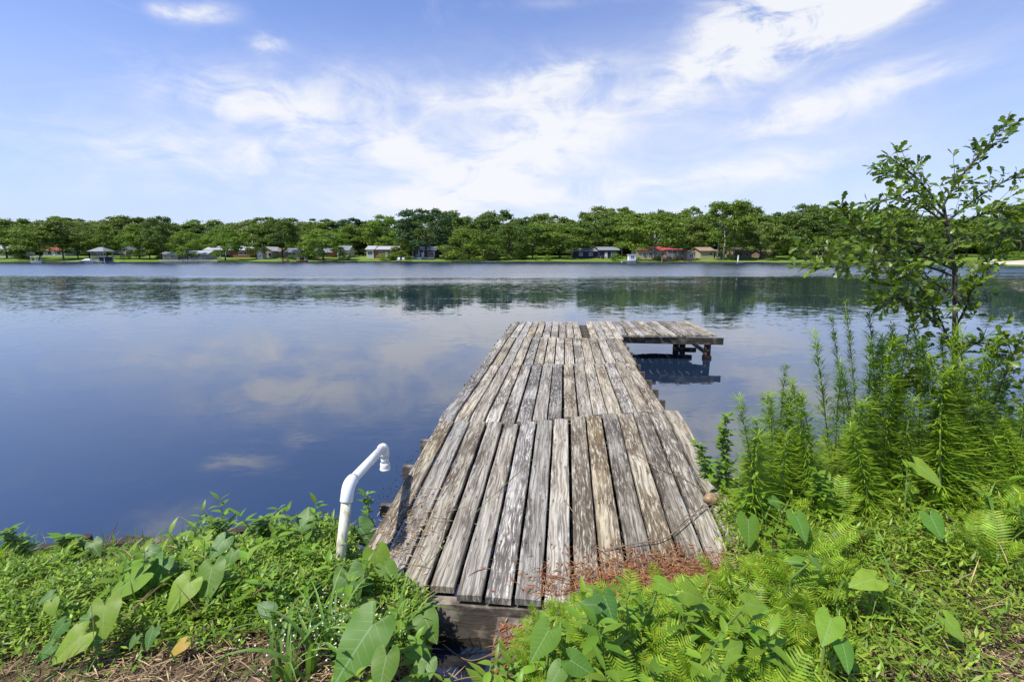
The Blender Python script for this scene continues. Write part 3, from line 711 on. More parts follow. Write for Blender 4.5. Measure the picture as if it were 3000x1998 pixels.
def gable(t, x0, x1, y0, y1, ze, zr, mat, axis='x', ov=.45, name='roof'):
    """solid gable roof with thickness; ridge along axis"""
    mb = MB(); th = .16
    if axis == 'x':
        ym = (y0 + y1) / 2; k = (zr - ze) / (ym - y0); e = ze - ov * k
        pr = [(y0 - ov, e), (ym, zr), (y1 + ov, e), (y1 + ov, e - th), (ym, zr - th), (y0 - ov, e - th)]
        for x in (x0 - ov, x1 + ov): mb.v += [Vector((x, y, z)) for y, z in pr]
    else:
        xm = (x0 + x1) / 2; k = (zr - ze) / (xm - x0); e = ze - ov * k
        pr = [(x0 - ov, e), (xm, zr), (x1 + ov, e), (x1 + ov, e - th), (xm, zr - th), (x0 - ov, e - th)]
        for y in (y1 + ov, y0 - ov): mb.v += [Vector((x, y, z)) for x, z in pr]
    mb.f = [(i, (i + 1) % 6, (i + 1) % 6 + 6, i + 6) for i in range(6)] + [(0, 5, 4, 1), (1, 4, 3, 2), (6, 7, 10, 11), (7, 8, 9, 10)]
    o = mb.build(name, mat, t); return o
def walls(t, x0, x1, y0, y1, z0, ze, zr, mat, axis='x', name='wall'):
    mb = MB(); 
    if zr and axis == 'x': v = [(x0, y0, z0), (x1, y0, z0), (x1, y1, z0), (x0, y1, z0), (x0, y0, ze), (x1, y0, ze), (x1, y1, ze), (x0, y1, ze), (x0, (y0 + y1) / 2, zr), (x1, (y0 + y1) / 2, zr)]; f = [(0, 1, 5, 4), (2, 3, 7, 6), (1, 2, 6, 9, 5), (3, 0, 4, 8, 7), (0, 3, 2, 1), (4, 5, 9, 8), (6, 7, 8, 9)]
    elif zr: v = [(x0, y0, z0), (x1, y0, z0), (x1, y1, z0), (x0, y1, z0), (x0, y0, ze), (x1, y0, ze), (x1, y1, ze), (x0, y1, ze), ((x0 + x1) / 2, y0, zr), ((x0 + x1) / 2, y1, zr)]; f = [(0, 1, 5, 8, 4), (2, 3, 7, 9, 6), (1, 2, 6, 5), (3, 0, 4, 7), (0, 3, 2, 1), (4, 8, 9, 7), (5, 6, 9, 8)]
    else: return MB().box(x0, x1, y0, y1, z0, ze).build(name, mat, t)
    mb.add(v, f); return mb.build(name, mat, t)
def window(t, x, z, w, h, y, panes=1, mat=None):
    mb = MB(); fr = .09; a, c = x - w / 2, x + w / 2; l, u = z - h / 2, z + h / 2
    mb.box(a - fr, c + fr, y - .06, y + .02, u, u + fr); mb.box(a - fr, c + fr, y - .06, y + .02, l - fr, l)
    mb.box(a - fr, a, y - .057, y + .02, l, u); mb.box(c, c + fr, y - .057, y + .02, l, u)
    for k in range(1, panes): xx = lerp(a, c, k / panes); mb.box(xx - .03, xx + .03, y - .055, y + .02, l, u)
    o = mb.build('window', mat or HM['trim'], t); MB().box(a, c, y - .02, y + .02, l, u).build('pane', HM['glass'], o)
def door(t, x, z0, y, w=.95, h=2.0, mat='trim'):
    o = MB().box(x - w / 2, x + w / 2, y - .05, y + .02, z0, z0 + h).build('door', HM[mat], t)
    MB().box(x + w * .32, x + w * .40, y - .09, y - .05, z0 + .95, z0 + 1.07).build('handle', M['metal'], o)
def rail(t, x0, x1, y, z, mat, h=.9, n=None):
    mb = MB(); mb.box(x0, x1, y - .03, y + .03, z + h - .07, z + h); mb.box(x0, x1, y - .025, y + .025, z + .08, z + .14)
    n = n or max(3, int((x1 - x0) / .35))
    for k in range(n + 1): xx = lerp(x0 + .03, x1 - .03, k / n); mb.box(xx - .025, xx + .025, y - .02, y + .02, z + .14, z + h - .07)
    return mb.build('railing', mat, t)
def post(t, x, y, z0, z1, mat, w=.07): return MB().box(x - w, x + w, y - w, y + w, z0, z1).build('porch_post', mat, t)
def house(label, a, c, d, ye, yr, yb=None, wall='cream', roof='r_grey', axis='x', depth=8, name='lakeside_house', wins=(), doors=(), cat='house', ov=.45, rz=0., found=True):
    """a..c px span of the front wall, eave/ridge/base rows of the photograph; wins: (fraction, width m, height m, panes)"""
    pxm = (a + c) / 2; p = far(pxm, d); Y = p.y; W_ = (c - a) / FE * Y; z0 = p.z
    ze = fZ(ye, Y) - z0; zr = fZ(yr, Y + depth / 2) - z0 if axis == 'x' else fZ(yr, Y) - z0
    t = thing(name, label, cat, p, rz); x0, x1 = -W_ / 2, W_ / 2
    walls(t, x0, x1, 0, depth, -.5, ze, zr - .14 if zr else None, HM[wall], axis)
    gable(t, x0, x1, 0, depth, ze + .10, zr, HM[roof], axis, ov)
    for (f, w_, h_, pn) in wins: window(t, lerp(x0, x1, f), ze * .56, w_, h_, 0, pn)
    for f in doors: door(t, lerp(x0, x1, f), .1, 0)
    return t, x0, x1, ze, zr
T = house('cream house at the far left picture edge behind trees', -40, 38, 22, 735, 719, wall='white', roof='r_light', wins=((.6, 1.2, 1.2, 2), (.85, 1.2, 1.2, 2)), doors=(.4,))
T = house('white house with red roof half hidden by trees at the left', 128, 190, 30, 734, 717, wall='white', roof='r_red', wins=((.3, 1.2, 1.1, 2), (.75, 1.2, 1.1, 2)), doors=(.5,))
t, x0, x1, ze, zr = house('white house with grey gable and raised porch right of the boathouse', 350, 382, 26, 734, 720, wall='white', roof='r_grey', axis='y', wins=((.25, .9, 1.2, 1), (.75, .9, 1.2, 1)))
MB().box(x0 - .6, x1, -2.4, -.02, .9, 1.05).build('porch_deck', HM['deck'], t); rail(t, x0 - .6, x1, -2.3, 1.05, HM['trim'])
for xx in (x0 - .5, 0, x1 - .1): post(t, xx, -2.25, -.4, .9, HM['trim'])
house('tan shed with light metal roof and one small window near the white picket rail', 473, 520, 8, 744, 738, wall='tan', roof='r_light', depth=5, name='shed', cat='shed', wins=((.68, .8, .8, 2),), ov=.3)
t, x0, x1, ze, zr = house('small white cottage with light metal porch roof behind the picket rail', 533, 604, 9, 745, 735, wall='white', roof='r_light', depth=6, wins=((.15, .8, 1, 1), (.4, .8, 1, 1), (.62, .8, 1, 1)), doors=(.8,), ov=.8)
for xx in (x0 + .2, x0 + 3, x1 - 2, x1 - .1): post(t, xx, -.7, -.3, ze + .02, HM['trim'])
t, x0, x1, ze, zr = house('wide red brick house with grey roof and dark middle porch', 600, 733, 20, 733, 722, wall='brick', roof='r_light', depth=9, wins=((.16, 1.0, 1.1, 2), (.80, 1.5, 1.1, 3), (.9, .8, 1.1, 1)))
MB().box(lerp(x0, x1, .26), lerp(x0, x1, .52), -1.6, -.02, -.3, .12).build('porch_floor', HM['grey'], t); MB().box(lerp(x0, x1, .26), lerp(x0, x1, .55), -.04, .03, .14, ze - .1).build('dark_porch_back', HM['glass'], t)  # dark sheet spans the back of the middle porch
for f in (.27, .39, .51): post(t, lerp(x0, x1, f), -1.4, .12, ze, HM['trim'])
MB().box(lerp(x0, x1, .25), lerp(x0, x1, .55), -1.7, -.5, ze - .02, ze + .1).build('porch_roof', HM['r_light'], t)
house('brick house with dark gable up the slope behind the wide brick house', 702, 738, 36, 722, 709, wall='brick', roof='r_dark', depth=8, wins=((.5, 1.4, 1., 2),))
t, x0, x1, ze, zr = house('tan gabled house with pale roof trim near the water', 757, 800, 16, 735, 723, wall='tan', roof='r_light', axis='y', depth=9, wins=((.45, .9, .8, 1), (.75, .9, .8, 1)), doors=(.2,))
MB().box(x1 - 2.0, x1 + .6, -2.0, -.02, ze * .62, ze * .68).build('porch_roof', HM['r_tan'], t)
for xx in (x1 - 1.9, x1 - .7, x1 + .5): post(t, xx, -1.9, -.3, ze * .62, HM['trim'])
house('tan wing with brown roof right of the tan gabled house', 801, 820, 19, 738, 728, wall='tan', roof='r_brown', depth=7, wins=((.5, .9, .8, 1),))
house('tiny white shed with one dark window by the tan gabled house', 753, 768, 10, 742, 736, wall='white', roof='r_light', axis='y', depth=3, name='shed', cat='shed', wins=((.62, .5, .7, 1),), ov=.15)
house('low open-fronted brown house behind the red pontoon boat', 838, 876, 18, 739, 728, wall='brown', roof='r_grey', wins=((.3, 1.2, 1.2, 1), (.7, 1.2, 1.2, 1)), depth=7)
house('low house with tan tiled roof left of the round light green tree', 876, 908, 22, 741, 732, wall='tan', roof='r_tan', depth=7, wins=((.5, 1., .9, 1),))
house('beige house with tall window and grey roof right of the round light green tree', 988, 1022, 17, 733, 721, wall='cream', roof='r_grey', depth=7, wins=((.28, .8, 1.4, 1), (.5, .8, 1.4, 1)))
house('dim brick house behind the round light green tree', 912, 972, 20, 739, 728, wall='brick2', roof='r_grey', depth=8, wins=((.3, 1.1, 1, 2), (.7, 1.1, 1, 2)))
house('white-fronted house with wide window and light roof at the left of the long brick house', 1074, 1095, 15, 731, 721, wall='white', roof='r_light', depth=8, wins=((.5, 1.5, 1.2, 3),))
t, x0, x1, ze, zr = house('long orange brick house with light flat-pitched roof', 1098, 1164, 16, 731, 722, wall='brick2', roof='r_light', depth=8, wins=((.28, 1.2, .8, 2), (.78, 1.1, 1, 2)), doors=(.52,))
MB().box(x0 + .6, x0 + 3.2, -2.0, -.02, -.3, .35).build('porch_floor', HM['brick'], t); rail(t, x0 + .6, x0 + 3.2, -1.9, .35, HM['reddeck'], .8)
t, x0, x1, ze, zr = house('dark blue house with grey metal roof and red deck rail', 1212, 1276, 14, 733, 723, wall='blue', roof='r_grey', depth=9, wins=((.70, .7, 1.3, 1), (.80, .7, 1.3, 1), (.90, .7, 1.3, 1), (.2, 1.2, 1.2, 2)), doors=(.42,))
MB().box(x0 - .8, x1, -2.6, -.02, -.3, .45).build('porch_floor', HM['grey'], t); rail(t, lerp(x0, x1, .52), x1, -2.5, .45, HM['reddeck'], .85)
for k in range(4): MB().box(lerp(x0, x1, .22), lerp(x0, x1, .44), -3.6 + .25 * k, -3.36 + .25 * k, -.3, .02 + .12 * k).build('step', HM['trim'], t)
for f in (.02, .3, .52, .98): post(t, lerp(x0, x1, f), -2.35, .45, ze, HM['trim'])
house('small red brick house with white corner post and dark roof', 1296, 1320, 13, 733, 722, wall='brick', roof='r_dark', depth=7, wins=((.25, .7, 1.3, 1),), doors=(.6,))
t, x0, x1, ze, zr = house('cream house with red-brown roof and tall white windows between dark trees', 1414, 1448, 16, 731, 720, wall='cream', roof='r_brown', axis='y', depth=9, wins=((.15, .7, 1.6, 1), (.32, .7, 1.6, 1), (.5, .7, 1.6, 1)))
MB().box(.6, 1.7, 1.5, 2.6, ze, zr + 1.2).build('chimney', HM['cream'], t)
t, x0, x1, ze, zr = house('dark navy house with grey roof and white window on its right', 1756, 1812, 13, 733, 724, wall='navy', roof='r_grey', depth=9, wins=((.74, 1.6, .8, 2),), doors=(.35,))
MB().box(x0 + .2, x0 + 2.2, -1.5, -.3, .75, .83).build('bench_top', HM['brown'], t)
for xx in (x0 + .3, x0 + 2.1): MB().box(xx - .05, xx + .05, -1.4, -.4, -.2, .75).build('bench_leg', HM['brown'], t)
house('dark wing of the navy house deep in the shade', 1680, 1752, 15, 736, 728, wall='navy', roof='r_grey', depth=8, wins=((.3, 1.1, .9, 2), (.7, 1.1, .9, 2)))
t, x0, x1, ze, zr = house('long tan house with bright red metal roof and white porch rail', 1868, 1998, 11, 733, 723, wall='tan', roof='r_red', depth=9, wins=((.16, 1.1, .9, 2), (.28, 1.1, .9, 2), (.40, 1.0, .9, 2), (.56, .9, 1.3, 1)), doors=(.72, .9))
MB().box(lerp(x0, x1, .60), x1 + .9, -2.6, -.02, -.4, .75).build('porch_base', HM['deck'], t); rail(t, lerp(x0, x1, .60), x1 + .9, -2.5, .75, HM['trim'], .9)
for f in (.61, .72, .84, .99): post(t, lerp(x0, x1, f), -2.4, .75, ze + .1, HM['trim'])
MB().box(lerp(x0, x1, .58), x1 + .3, -2.9, -.2, ze + .0, ze + .1).build('porch_roof', HM['r_red'], t)
for k in range(4): MB().box(lerp(x0, x1, .50), lerp(x0, x1, .58), -2.4 + .3 * k, -2.12 + .3 * k, -.3, .1 + .16 * k).build('step', HM['deck'], t)
house('small tan shed with square white window right of the red-roofed house', 2013, 2037, 6, 739, 733, wall='pink', roof='r_tan', depth=4, name='shed', cat='shed', wins=((.5, 1.3, 1.1, 2),), ov=.3)
house('house with tan shingle roof and blank tan wall right of the small shed', 2052, 2092, 15, 735, 725, wall='tan', roof='r_tan', depth=9, wins=((.75, .9, .9, 1),))
house('small pale house half behind the tall twin-trunked tree', 2096, 2120, 16, 740, 732, wall='cream', roof='r_tan', depth=6, wins=((.4, .8, .8, 1),))
house('brown-roofed pinkish house right of the tall twin-trunked tree', 2158, 2202, 17, 737, 725, wall='pink', roof='r_brown', depth=9, wins=((.3, 1, .9, 2), (.7, 1, .9, 2)))
house('brown house behind the leaning dark trunk', 2233, 2268, 17, 741, 731, wall='brown', roof='r_brown', depth=8, wins=((.5, 1.2, .9, 2),))
house('grey-roofed house behind the sapling branches', 2480, 2530, 14, 755, 745, wall='grey', roof='r_grey', depth=8, wins=((.3, 1, .7, 1), (.7, 1, .7, 1)))

# boathouse on the water
t = thing('boathouse', 'two-storey open boathouse with grey hip roof and open deck at the water', 'boathouse', far(299, -2.2) * 1.0)
t.location.z = 0; Yb = t.location.y; pw = 1 / FE * Yb; hw = 18 * pw
for xx in (-hw, 0, hw):
    for yy in (-1.6, 1.6): post(t, xx, yy, -.8, 3.55, HM['grey'], .08)
MB().box(-hw - .15, hw + .15, -1.75, 1.75, 1.75, 1.9).build('upper_deck', HM['grey'], t); MB().box(-hw, hw, -1.7, 1.7, .32, .45).build('lower_deck', HM['grey'], t)
rail(t, -hw, hw, -1.66, 1.9, HM['grey'], .85); rail(t, -hw, -.1, -1.66, .45, HM['grey'], .75); MB().box(-hw + .1, hw - .1, .9, 1.5, .45, 1.75).build('back_wall', HM['blue'], t)
mb = MB().add([(-hw - .7, -2.3, 3.5), (hw + .7, -2.3, 3.5), (hw + .7, 2.3, 3.5), (-hw - .7, 2.3, 3.5), (-.6, 0, 4.75), (.6, 0, 4.75), (-hw - .7, -2.3, 3.38), (hw + .7, -2.3, 3.38), (hw + .7, 2.3, 3.38), (-hw - .7, 2.3, 3.38)], [(0, 1, 5, 4), (1, 2, 5), (2, 3, 4, 5), (3, 0, 4), (6, 9, 8, 7), (0, 6, 7, 1), (1, 7, 8, 2), (2, 8, 9, 3), (3, 9, 6, 0)]); mb.build('roof', HM['r_grey'], t)
MB().box(hw + .1, hw + 3.6, -.6, .9, .15, .3).build('ramp', HM['grey'], t)

# boats, piers and small things along the far water's edge
def boat(px, d, wpx, label, hull='trim', top=None, topm='trim', z=0.0, name='boat', cat='boat'):
    p = far(px, d); p.z = z; L = wpx / FE * p.y; t = thing(name, label, cat, p, R.uniform(-.2, .2)); mb = MB(); n = 8
    for i in range(n + 1):
        f = i / n; w_ = .9 * math.sin(math.pi * min(1, .25 + f * .62)) ** .7 * (1 if f < .95 else .35)
        x = (f - .5) * L
        for (yy, zz_) in ((-w_ * .55, -.1), (-w_, .55 + .15 * f), (w_, .55 + .15 * f), (w_ * .55, -.1)): mb.v.append(Vector((x, yy, zz_)))
    for i in range(n):
        for j in range(4): a = i * 4 + j; c = i * 4 + (j + 1) % 4; mb.f.append((a, a + 4, c + 4, c))
    mb.f += [(0, 1, 2, 3), (n * 4 + 3, n * 4 + 2, n * 4 + 1, n * 4)]; mb.build('hull', HM[hull], t)
    if top == 'canopy':
        MB().box(-L * .42, L * .36, -.9, .9, 1.85, 1.97).build('canopy', HM[topm], t)
        for xx in (-L * .38, L * .32):
            for yy in (-.7, .7): MB().box(xx - .04, xx + .04, yy - .04, yy + .04, .5, 1.85).build('canopy_post', HM['trim'], t)
    if top == 'cover':
        mb = MB().add([(-L * .4, -.7, .66), (L * .3, -.7, .7), (L * .3, .7, .7), (-L * .4, .7, .66), (-L * .2, 0, 1.25), (L * .1, 0, 1.3)], [(0, 1, 5, 4), (1, 2, 5), (2, 3, 4, 5), (3, 0, 4), (0, 3, 2, 1)]); mb.build('cover', HM[topm], t)
    if top == 'cabin':
        o = MB().box(-L * .05, L * .42, -.75, .75, .62, 2.4).build('cabin', HM['trim'], t); window(t, L * .18, 1.75, L * .2, .7, -.75, 2)
        MB().box(-L * .1, L * .46, -.9, .9, 2.4, 2.52).build('cabin_roof', HM['trim'], t)
    return t
boat(105, -2.4, 24, 'white pontoon boat under a flat canopy at the far left shore', 'trim', 'canopy', 'trim')
boat(256, -2.6, 40, 'pale boat under a grey cover left of the boathouse', 'grey', 'cover', 'r_light')
boat(885, -2.2, 32, 'red pontoon boat under a grey canopy on the far shore', 'reddeck', 'canopy', 'r_dark')
boat(1843, -2.0, 44, 'white cabin boat between two bright bushes', 'grey', 'cabin')
def pier(px0, px1, label, out=2.6, mat='brown', z=.42, picket=False, name='pier'):
    a = (px0 + px1) / 2; p = far(a, 0); p.z = 0; W_ = (px1 - px0) / FE * p.y
    t = thing(name, label, 'pier', p); MB().box(-W_ / 2, W_ / 2, -out, .4, z - .1, z).build('deck', HM[mat], t)
    n = max(2, int(W_ / 2.2))
    for k in range(n + 1): post(t, lerp(-W_ / 2 + .1, W_ / 2 - .1, k / n), -out + .12, -.8, z - .1, HM['brown'], .06)
    if picket:
        n = 46
        for k in range(n + 1): MB().box(-.03, .03, -.03, .03, -.6, .95).build('picket', HM['trim'], t, loc=(lerp(-W_ / 2, W_ / 2, k / n), -out - .06, 0))
        MB().box(-W_ / 2, W_ / 2, -out - .02, -out + .02, .7, .78).build('rail', HM['trim'], t)
    return t
pier(476, 642, 'long pier with a white picket rail before the white cottage', 1.6, 'brown', .4, True)
pier(230, 268, 'grey pier beside the covered boat', 4.6, 'grey'); pier(1020, 1046, 'small flat pier below the white-fronted house', 2.4); pier(1158, 1205, 'pier carrying two white chairs', 2.6, 'brown', .5); pier(1322, 1348, 'small pier with a post at its right end', 3, 'brown')
pier(1390, 1456, 'low pale pier below the cream house', 1.5, 'grey', .3); pier(1505, 1545, 'low dark pier near the small palm', 2, 'brown', .35); pier(822, 846, 'wooden pier left of the red pontoon boat', 2.4, 'brown', .6); pier(2165, 2260, 'low pale pier by the white post', 1.2, 'grey', .35); pier(95, 125, 'small pier under the white pontoon boat', 1.2, 'grey', .3)
for px_, lab in ((1167, 'left white garden chair on the far pier'), (1181, 'right white garden chair on the far pier')):
    p = far(px_, -1.4); p.z = .5; t = thing('garden_chair', lab, 'chair', p, R.uniform(-.3, .3))
    MB().box(-.4, .4, -.4, .35, .36, .44).build('seat', HM['trim'], t); MB().box(-.4, .4, .30, .38, .44, 1.15).build('backrest', HM['trim'], t)
    for xx in (-.34, .34):
        for yy in (-.34, .3): MB().box(xx - .05, xx + .05, yy - .05, yy + .05, 0, .36).build('leg', HM['trim'], t)
def pole(px, d, ytop, label, mat='trim', w=.09, name='pole'):
    p = far(px, d); h = fZ(ytop, p.y) - p.z; t = thing(name, label, 'pole', p)
    MB().tube([(0, 0, -.6), (0, 0, h * .5), (0, 0, h)], [w, w, w * .8], 8).build('shaft', HM[mat], t); MB().tube([(0, 0, h), (0, 0, h + .08)], [w * 1.3, w * .6], 8).build('cap', HM[mat], t)
pole(771, 14, 700, 'thin white flagpole by the tan gabled house', w=.07); pole(743, 22, 688, 'pale utility pole right of the wide brick house', w=.13); pole(2163, .5, 749, 'short white post at the water right of the twin-trunked tree', w=.22); pole(1346, .3, 742, 'slim post at the small far pier', 'brown', .06)
pole(1940, .5, 749, 'wooden post at the water before the red-roofed house', 'tan', .14); pole(2102, 9, 706, 'thin pale pole left of the twin-trunked tree', 'grey', .09)
t = thing('picnic_table', 'wooden picnic table on the lawn left of the red pontoon boat', 'table', far(835, 2.5))
MB().box(-1.2, 1.2, -.4, .4, .70, .76).build('tabletop', HM['deck'], t)
for yy in (-.75, .75): MB().box(-1.2, 1.2, yy - .14, yy + .14, .42, .47).build('bench', HM['deck'], t)
for xx in (-.8, .8): MB().box(xx - .05, xx + .05, -.8, .8, -.05, .42).build('leg', HM['deck'], t); MB().box(xx - .05, xx + .05, -.05, .05, .42, .7).build('leg', HM['deck'], t)
t = thing('palm', 'small palm on the lawn at the water left of the navy house', 'palm', far(1569, 4)); MB().tube([(0, 0, -.1), (.05, 0, .6), (0, 0, 1.3)], [.16, .13, .12], 7).build('trunk', BK['dark'], t, smooth=True)
mbp = MB()
for k in range(26):
    a = k * 2.4; e = R.uniform(-.3, 1.2); L = R.uniform(.9, 1.3); dr = Vector((math.cos(a) * math.cos(e), math.sin(a) * math.cos(e), math.sin(e))); sd = Vector((-math.sin(a), math.cos(a), 0)) * .12; q = Vector((0, 0, 1.3))
    mbp.add([q, q + dr * L * .5 + sd, q + dr * L - Vector((0, 0, .25)), q + dr * L * .5 - sd], [(0, 1, 2, 3)])
mbp.build('crown', TM['light'], t)

# ---------------------------------------------------------------- foreground plants
def frame(origin, ydir, nrm):
    y = ydir.normalized(); z = (nrm - y * nrm.dot(y)).normalized(); x = y.cross(z)
    m = Matrix((x, y, z)).transposed().to_4x4(); m.translation = origin; return m

# --- elephant ears
def ear_mesh(seed, mat):
    g = random.Random(seed)
    rim = [(.0, -.03), (.05, -.14), (.13, -.27), (.215, -.33), (.30, -.28), (.37, -.15), (.41, .02), (.41, .18), (.365, .36), (.28, .55), (.18, .74), (.085, .90), (.0, 1.0)]
    midy = [0, 0, 0, 0, 0, 0, .05, .15, .30, .48, .68, .87, 1.0]
    K = 4; mb = MB(); droop = g.uniform(.08, .3); wav = g.uniform(.012, .03); V_ = g.uniform(.02, .16); ph = g.uniform(0, 6); wsc = g.uniform(.98, 1.18)
    for sgn in (-1, 1):
        n0 = len(mb.v)
        for i, ((x, y), m_) in enumerate(zip(rim, midy)):
            for k in range(K + 1):
                f = k / K; px = x * f * sgn * wsc; py = m_ + (y - m_) * f
                z = V_ * abs(px) - .25 * abs(px) ** 2 - droop * py * py * (1 if py > 0 else -.6) + wav * f * f * math.sin(i * 1.7 + ph + sgn)
                mb.v.append(Vector((px, py, z)))
        for i in range(len(rim) - 1):
            for k in range(K):
                a = n0 + i * (K + 1) + k; q = (a, a + 1, a + K + 2, a + K + 1)
                mb.f.append(q if sgn > 0 else q[::-1])
    me = mb.mesh('leaf', mat, True)
    bm = bmesh.new(); bm.from_mesh(me); bmesh.ops.remove_doubles(bm, verts=bm.verts, dist=.0005); bm.to_mesh(me); bm.free(); return me
EM = {k: [ear_mesh(i * 7 + j, M['ear_' + k]) for j in range(4)] for i, k in enumerate(('dark', 'mid', 'light', 'yellow'))}
EARS = [  # leaf centre px, length px, tip angle in the picture (90 = up), tone, height above the bank, label
 (467, 1678, 100, -105, 'dark', .22, 'blue-green elephant ear left of the large light one by the left bank edge'), (626, 1706, 128, -82, 'mid', .24, 'large upright elephant ear leaf with clear veins in the left bank middle'),
 (321, 1814, 128, -70, 'light', .22, 'big yellow-green elephant ear with wavy edge at the left'), (219, 1890, 112, -128, 'light', .16, 'pale elephant ear pointing down left near the dry grass'), (175, 1846, 66, -120, 'dark', .16, 'small dark elephant ear left of the pale pair'),
 (375, 1710, 140, -145, 'light', .2, 'long pale elephant ear seen edge-on lying across the left bank'), (457, 1617, 62, -10, 'dark', .18, 'dark elephant ear overlapping the bulkhead'), (648, 1605, 76, -112, 'dark', .26, 'dark elephant ear at the bank edge below the tall grass blades'),
 (286, 1605, 60, -45, 'dark', .14, 'small dark elephant ear on the bulkhead left part'), (572, 1605, 110, -150, 'light', .2, 'folded bright elephant ear by the tall grass blades'), (245, 1811, 46, 175, 'dark', .2, 'little elephant ear left of the big yellow-green one'),
 (540, 1741, 110, -112, 'light', .2, 'yellowing elephant ear left of the large upright one'), (448, 1868, 62, -92, 'dark', .14, 'small blue-green elephant ear low on the left bank'), (159, 1779, 52, -60, 'light', .2, 'pale small elephant ear at the left'),
 (276, 1875, 46, 0, 'dark', .14, 'small elephant ear touching the pale one near dry grass'), (137, 1910, 62, -130, 'dark', .12, 'dark elephant ear at the edge of the dry grass'), (527, 1897, 58, -135, 'yellow', .08, 'orange-yellow withered elephant ear leaf'),
 (140, 1751, 46, -140, 'dark', .2, 'little dark elephant ear at the far left of the bank'), (680, 1640, 58, -95, 'dark', .2, 'dark elephant ear right behind the upright veined one'), (395, 1880, 40, -100, 'dark', .1, 'tiny dark elephant ear in the low creepers'),
 (1032, 1722, 128, -72, 'dark', .2, 'dark elephant ear at the foot of the standpipe'), (1051, 1894, 215, -122, 'mid', .3, 'largest elephant ear leaf, front centre left'), (1128, 1965, 125, -95, 'mid', .25, 'elephant ear cut by the bottom edge right of the largest leaf'),
 (771, 1780, 66, 155, 'dark', .16, 'elephant ear lying sideways left of the sedge tuft'), (1076, 1568, 100, -45, 'dark', .26, 'narrow dark elephant ear between standpipe and dock'), (1113, 1650, 100, -68, 'light', .26, 'folded light elephant ear over the dock corner'),
 (1148, 1682, 90, -50, 'mid', .22, 'drooping elephant ear resting against the dock planks'), (1260, 1833, 100, -58, 'mid', .22, 'wavy elephant ear hanging over the dark gully'), (1232, 1906, 80, -25, 'mid', .2, 'elephant ear stretched toward the gully from the left'),
 (1250, 1967, 80, -100, 'dark', .2, 'dark elephant ear by the gully water'), (892, 1535, 82, -120, 'dark', .26, 'dark elephant ear against the water left of the standpipe'), (1073, 1705, 60, -10, 'dark', .14, 'small elephant ear right of the standpipe foot'),
 (1581, 1884, 132, -125, 'mid', .36, 'big elephant ear leaf pointing down left in the front ferns'), (1708, 1954, 118, -30, 'mid', .34, 'cupped bright elephant ear at the bottom among the ferns'), (1619, 1985, 100, -130, 'mid', .3, 'elephant ear cut by the bottom edge among the ferns'),
 (1721, 1770, 78, 178, 'dark', .42, 'dark sideways elephant ear touching its upright neighbour in the ferns'), (1781, 1783, 112, -72, 'dark', .42, 'dark upright elephant ear in the middle of the ferns'), (2035, 1745, 92, -20, 'light', .40, 'pale elephant ear among the bright ferns'),
 (1953, 1719, 80, -25, 'light', .42, 'pale elephant ear half sunk in the upper ferns'), (2337, 1548, 104, -85, 'mid', .34, 'grey-green heart-shaped elephant ear right of the dock'), (2216, 1773, 95, -10, 'light', .45, 'umbrella-like elephant ear on a tall stalk'),
 (2410, 1843, 115, -130, 'light', .36, 'elephant ear with a shadow band, right of the ferns'), (2390, 1652, 52, -60, 'mid', .36, 'small elephant ear seen from behind on a thin stalk'), (2524, 1703, 112, 190, 'light', .3, 'flat elephant ear seen edge-on by the upright grass'),
 (2184, 1560, 110, -102, 'mid', .3, 'folded upright elephant ear right beside the dock'), (2159, 1897, 82, 20, 'light', .34, 'pale two-lobed elephant ear low in the ferns'), (2463, 1922, 105, -100, 'mid', .28, 'striped shaded elephant ear near the bottom'),
 (2327, 1643, 60, 170, 'mid', .3, 'elephant ear below the heart-shaped one'), (2709, 1393, 112, -55, 'light', .4, 'large pale elephant ear before the tall weeds'), (2730, 1546, 98, -85, 'mid', .3, 'hanging elephant ear below the large pale one'),
 (2272, 1477, 48, -60, 'dark', .3, 'small dark elephant ear above the heart-shaped one'), (2786, 1841, 90, -62, 'light', .2, 'spotted elephant ear near the dry straw at the right'), (2277, 1398, 62, 185, 'mid', .3, 'elephant ear at the right bank edge before the water'), (2343, 1337, 52, -95, 'dark', .4, 'dark elephant ear among the first tall weeds')]
for i, (u, v, ln, ang, tone, h, lab) in enumerate(EARS):
    a = rad(ang); px_off = math.cos(a) * ln * .33; py_off = -math.sin(a) * ln * .33
    P = hit(u - px_off, v - py_off, h); zc = (P - Vector((0, 0, CAMZ))).dot(Vector((0, math.cos(PIT), -math.sin(PIT))))
    L = ln * zc / F * (.80 if u < 1400 else .70); e = rad(R.uniform(40, 62)); nrm = Vector((R.uniform(-.25, .25), -math.cos(e), math.sin(e))).normalized()
    Rt = Vector((1, 0, 0)); dn_ = Vector((0, -math.sin(e), -math.cos(e))); tip = Rt * math.cos(a) - dn_ * math.sin(a)
    if 'edge-on' in lab or 'folded' in lab.lower(): nrm = (nrm + Vector((.3, .2, 1.0))).normalized()
    bx_, by_ = P.x + R.uniform(-.05, .05), P.y + R.uniform(-.02, .07)
    while GZ(bx_, by_) < .05 and by_ > 1.2: by_ -= .04
    g0 = GZ(bx_, by_); t = thing('elephant_ear', lab, 'plant', (bx_, by_, g0), 0, 'elephant ears on the bank')
    o0 = Vector((bx_, by_, g0)); m_ = frame(P - o0, tip, nrm) @ Matrix.Scale(L, 4)
    obj('leaf', EM[tone][i % 4], t, matrix=m_)
    e1 = P - o0; mid1 = Vector((e1.x * .25 - tip.x * .03, e1.y * .25 + .02, e1.z * .6))
    MB().tube([(0, 0, -.03), mid1 * .5, mid1, e1 * .97 - nrm * .004, e1], [.008, .007, .006, .0045, .003], 6).build('stalk', M['stalk'], t, smooth=True)

